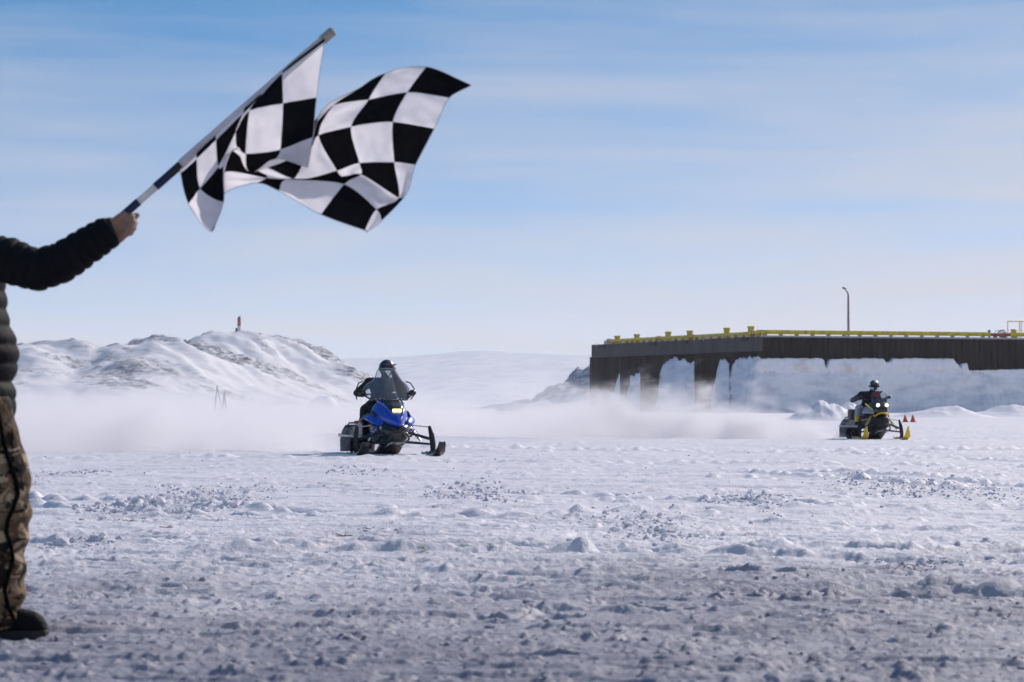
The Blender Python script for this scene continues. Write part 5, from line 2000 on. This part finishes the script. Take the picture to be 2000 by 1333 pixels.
def spline_axis(A_, sub):
    n = A_.shape[0]
    ext = np.concatenate([A_[:1] * 2 - A_[1:2], A_, A_[-1:] * 2 - A_[-2:-1]])
    out = []
    for i in range(n - 1):
        for s in range(sub):
            out.append(cr(ext[i], ext[i + 1], ext[i + 2], ext[i + 3], s / sub))
    out.append(A_[-1])
    return np.array(out)


SUBD = 10
F1 = spline_axis(G_, SUBD)
F2 = np.swapaxes(spline_axis(np.swapaxes(F1, 0, 1), SUBD), 0, 1)
nu, nv_ = F2.shape[:2]
uu, vv = np.meshgrid(np.arange(nu) / SUBD, np.arange(nv_) / SUBD, indexing="ij")
rip = 0.013 * fbm(uu * 0.75 + 0.3 * vv, vv * 0.6, 2, 15) + 0.009 * fbm(uu * 1.1, vv * 1.1, 3, 5) + 0.003 * np.sin(uu * 3.4 + vv * 2.1) + 0.007 * np.abs(fbm(uu * 1.5 + 0.9 * vv, vv * 2.0 - 0.3 * uu, 2, 19)) + 0.0032 * fbm(uu * 3.0 + vv, vv * 4.2, 3, 9)
F2[:, :, 1] += rip * np.clip(uu, 0, 1)
fv = F2.reshape(-1, 3)
ff = grid_faces(nu, nv_)
ci = (np.arange(nu - 1) // SUBD)[:, None]
rj = (np.arange(nv_ - 1) // SUBD)[None, :]
par = ((ci + rj) % 2).ravel()          # 0: black at the upper hoist corner
M["check_white"] = cloth_mat("white_check", (0.94, 0.90, 0.93), 0.58, 0.10)
M["check_black"] = cloth_mat("black_check", (0.011, 0.011, 0.013), 0.25, 0.3)
fo = np_mesh("flag_cloth", fv, ff, [M["check_black"], M["check_white"]], mi=par, parent=flag)
# stitched hem along the edges of the cloth
hem = MB()
hem.tube([Vector(F2[i, 0]) for i in range(SUBD, nu)], 0.0014, 5)
hem.tube([Vector(F2[-1, j]) for j in range(nv_)], 0.0014, 5)
hem.tube([Vector(F2[i, -1]) for i in range(nu)], 0.0014, 5)
hem.build("hem", pmat("hem_thread", (0.55, 0.52, 0.56), 0.8), flag, smooth=True)
# a wide sleeve of cloth round the pole
MB().tube([A + ax * along(354), A + ax * along(470), A + ax * along(560), A + ax * along(634)], [.0185, .0180, .0175, .0170], 16, cap=True).build("pole_sleeve", [M["check_white"]], flag, smooth=True)

# ------------------------------------------------------------------ air and blown snow
def box_obj(name, lo, hi, mat, kind="stuff"):
    mb = MB()
    c = [(a + b) / 2 for a, b in zip(lo, hi)]
    mb.box((0, 0, 0), [b - a for a, b in zip(lo, hi)])
    o = mb.build(name, mat)
    o.location = c
    o["kind"] = kind
    return o


def haze_mat(name, dens, col=(0.9, 0.92, 1.0), g=0.3):
    m, nt, out = new_mat(name)
    v = nt.nodes.new("ShaderNodeVolumePrincipled")
    v.inputs["Color"].default_value = (*col, 1)
    v.inputs["Density"].default_value = dens
    v.inputs["Anisotropy"].default_value = g
    nt.links.new(v.outputs[0], out.inputs["Volume"])
    return m


box_obj("haze", (-7000, -450, -6), (7000, 11800, 330), haze_mat("air_haze", 7.5e-5, (0.96, 0.94, 0.93), 0.2))


def dust_mat(name, dens, a, d, w0, w1, l0, l1, h0, h1, seed, g=0.25, soft=1.5, rate=0.25, nsc=0.5, puff=(2.6, -0.65)):
    """snow dust: a = start point, d = unit direction of the trail (away from the sled); w = side limits; l = ends; h = top"""
    m, nt, out = new_mat(name)
    m.cycles.volume_step_rate = rate
    L = nt.links

    def N(op, x, y=None, z=None, clamp=False):
        n = nt.nodes.new("ShaderNodeMath")
        n.operation = op
        n.use_clamp = clamp
        for i, v in enumerate((x, y, z)):
            if v is None:
                continue
            if isinstance(v, (int, float)):
                n.inputs[i].default_value = v
            else:
                L.new(v, n.inputs[i])
        return n.outputs[0]

    def ramp(x, lo, hi):
        n = nt.nodes.new("ShaderNodeMapRange")
        n.interpolation_type = "SMOOTHSTEP"
        L.new(x, n.inputs[0])
        for i, v in ((1, lo), (2, hi)):
            if isinstance(v, (int, float)):
                n.inputs[i].default_value = v
            else:
                L.new(v, n.inputs[i])
        return n.outputs[0]
    gm = nt.nodes.new("ShaderNodeNewGeometry")
    sp = nt.nodes.new("ShaderNodeSeparateXYZ")
    L.new(gm.outputs["Position"], sp.inputs[0])
    x = N("SUBTRACT", sp.outputs[0], a[0])
    y = N("SUBTRACT", sp.outputs[1], a[1])
    z = sp.outputs[2]
    al = N("ADD", N("MULTIPLY", x, d[0]), N("MULTIPLY", y, d[1]))          # along the trail
    ac = N("ADD", N("MULTIPLY", x, -d[1]), N("MULTIPLY", y, d[0]))         # across it
    nz = nt.nodes.new("ShaderNodeTexNoise")
    nz.inputs["Scale"].default_value = nsc
    nz.inputs["Detail"].default_value = 5
    nz.inputs["Roughness"].default_value = 0.6
    nz.inputs["Distortion"].default_value = 0.5
    mp_ = nt.nodes.new("ShaderNodeMapping")
    mp_.inputs["Location"].default_value = (seed, seed * 0.7, 0)
    mp_.inputs["Scale"].default_value = (1.0, 0.8, 1.9)
    L.new(gm.outputs["Position"], mp_.inputs[0])
    L.new(mp_.outputs[0], nz.inputs["Vector"])
    grow = ramp(al, l0, l0 + 5.0)
    hh = N("MULTIPLY_ADD", grow, h1 - h0, h0)
    nl = nt.nodes.new("ShaderNodeTexNoise")
    nl.inputs["Scale"].default_value = nsc * 0.42
    nl.inputs["Detail"].default_value = 2
    L.new(mp_.outputs[0], nl.inputs["Vector"])
    hh = N("MULTIPLY", hh, N("MULTIPLY_ADD", nz.outputs["Fac"], 3.4, -0.7))
    hh = N("MULTIPLY", hh, N("MULTIPLY_ADD", nl.outputs["Fac"], 2.4, -0.3))
    top = N("SUBTRACT", 1.0, ramp(z, N("MULTIPLY", hh, 0.12), N("MULTIPLY_ADD", hh, 1.55, 0.02)))
    wl0 = N("MULTIPLY_ADD", grow, w0 - (-0.4), -0.4)
    wl1 = N("MULTIPLY_ADD", grow, w1 - 0.5, 0.5)
    jn = N("MULTIPLY_ADD", nz.outputs["Fac"], 1.6, -0.8)
    acj = N("ADD", ac, jn)
    s0 = ramp(acj, wl0, N("ADD", wl0, soft))
    s1 = N("SUBTRACT", 1.0, ramp(acj, N("SUBTRACT", wl1, soft), wl1))
    e0 = ramp(al, l0 - 0.6, l0 + 0.5)
    e1 = N("SUBTRACT", 1.0, ramp(al, l1 - 10, l1))
    body_ = N("MULTIPLY_ADD", nz.outputs["Fac"], puff[0], puff[1], clamp=True)
    den = N("MULTIPLY", N("MULTIPLY", N("MULTIPLY", s0, s1), N("MULTIPLY", e0, e1)), N("MULTIPLY", top, body_))
    den = N("MULTIPLY", den, dens)
    v = nt.nodes.new("ShaderNodeVolumePrincipled")
    v.inputs["Color"].default_value = (0.985, 0.965, 0.98, 1)
    v.inputs["Anisotropy"].default_value = g
    L.new(den, v.inputs["Density"])
    L.new(v.outputs[0], out.inputs["Volume"])
    return m

# plume of the blue sled: trails off to the left
d1 = Vector((-0.88, 0.47))
d1.normalize()
box_obj("snow_dust", (-34, 49.4, -0.25), (-1.9, 82, 3.2),
        dust_mat("snow_dust_near", 0.46, (-2.7, 51.2), d1, -6.0, 3.0, 0.0, 40.0, 0.45, 0.80, 3.0, g=0.2))
# plume of the yellow-ski sled: trails off behind it and across the picture
d2 = Vector((-0.42, 0.90))
d2.normalize()
box_obj("snow_dust", (-32, 73.2, -0.25), (10.4, 130, 3.6),
        dust_mat("snow_dust_far", 0.40, (9.0, 75.0), d2, -2.0, 9.0, 0.0, 62.0, 0.35, 0.90, 8.0, g=0.2))

# ragged powder thrown up right behind each track
box_obj("snow_spray", (-12.0, 49.7, -0.2), (-2.35, 57.0, 1.9),
        dust_mat("snow_spray_near", 1.5, (-2.8, 51.05), Vector((-0.92, 0.39)).normalized(), -1.0, 0.8, 0.0, 11.0, 0.42, 0.82, 4.0, g=0.2, soft=0.6, rate=0.3, nsc=1.1, puff=(4.6, -1.8)))
box_obj("snow_spray", (-4.0, 74.2, -0.2), (9.4, 90.0, 2.2),
        dust_mat("snow_spray_far", 2.4, (9.0, 75.0), Vector((-0.66, 0.75)).normalized(), -1.2, 1.0, 0.0, 18.0, 0.50, 0.72, 27.0, g=0.2, soft=0.6, rate=0.25, nsc=0.9, puff=(4.6, -1.8)))
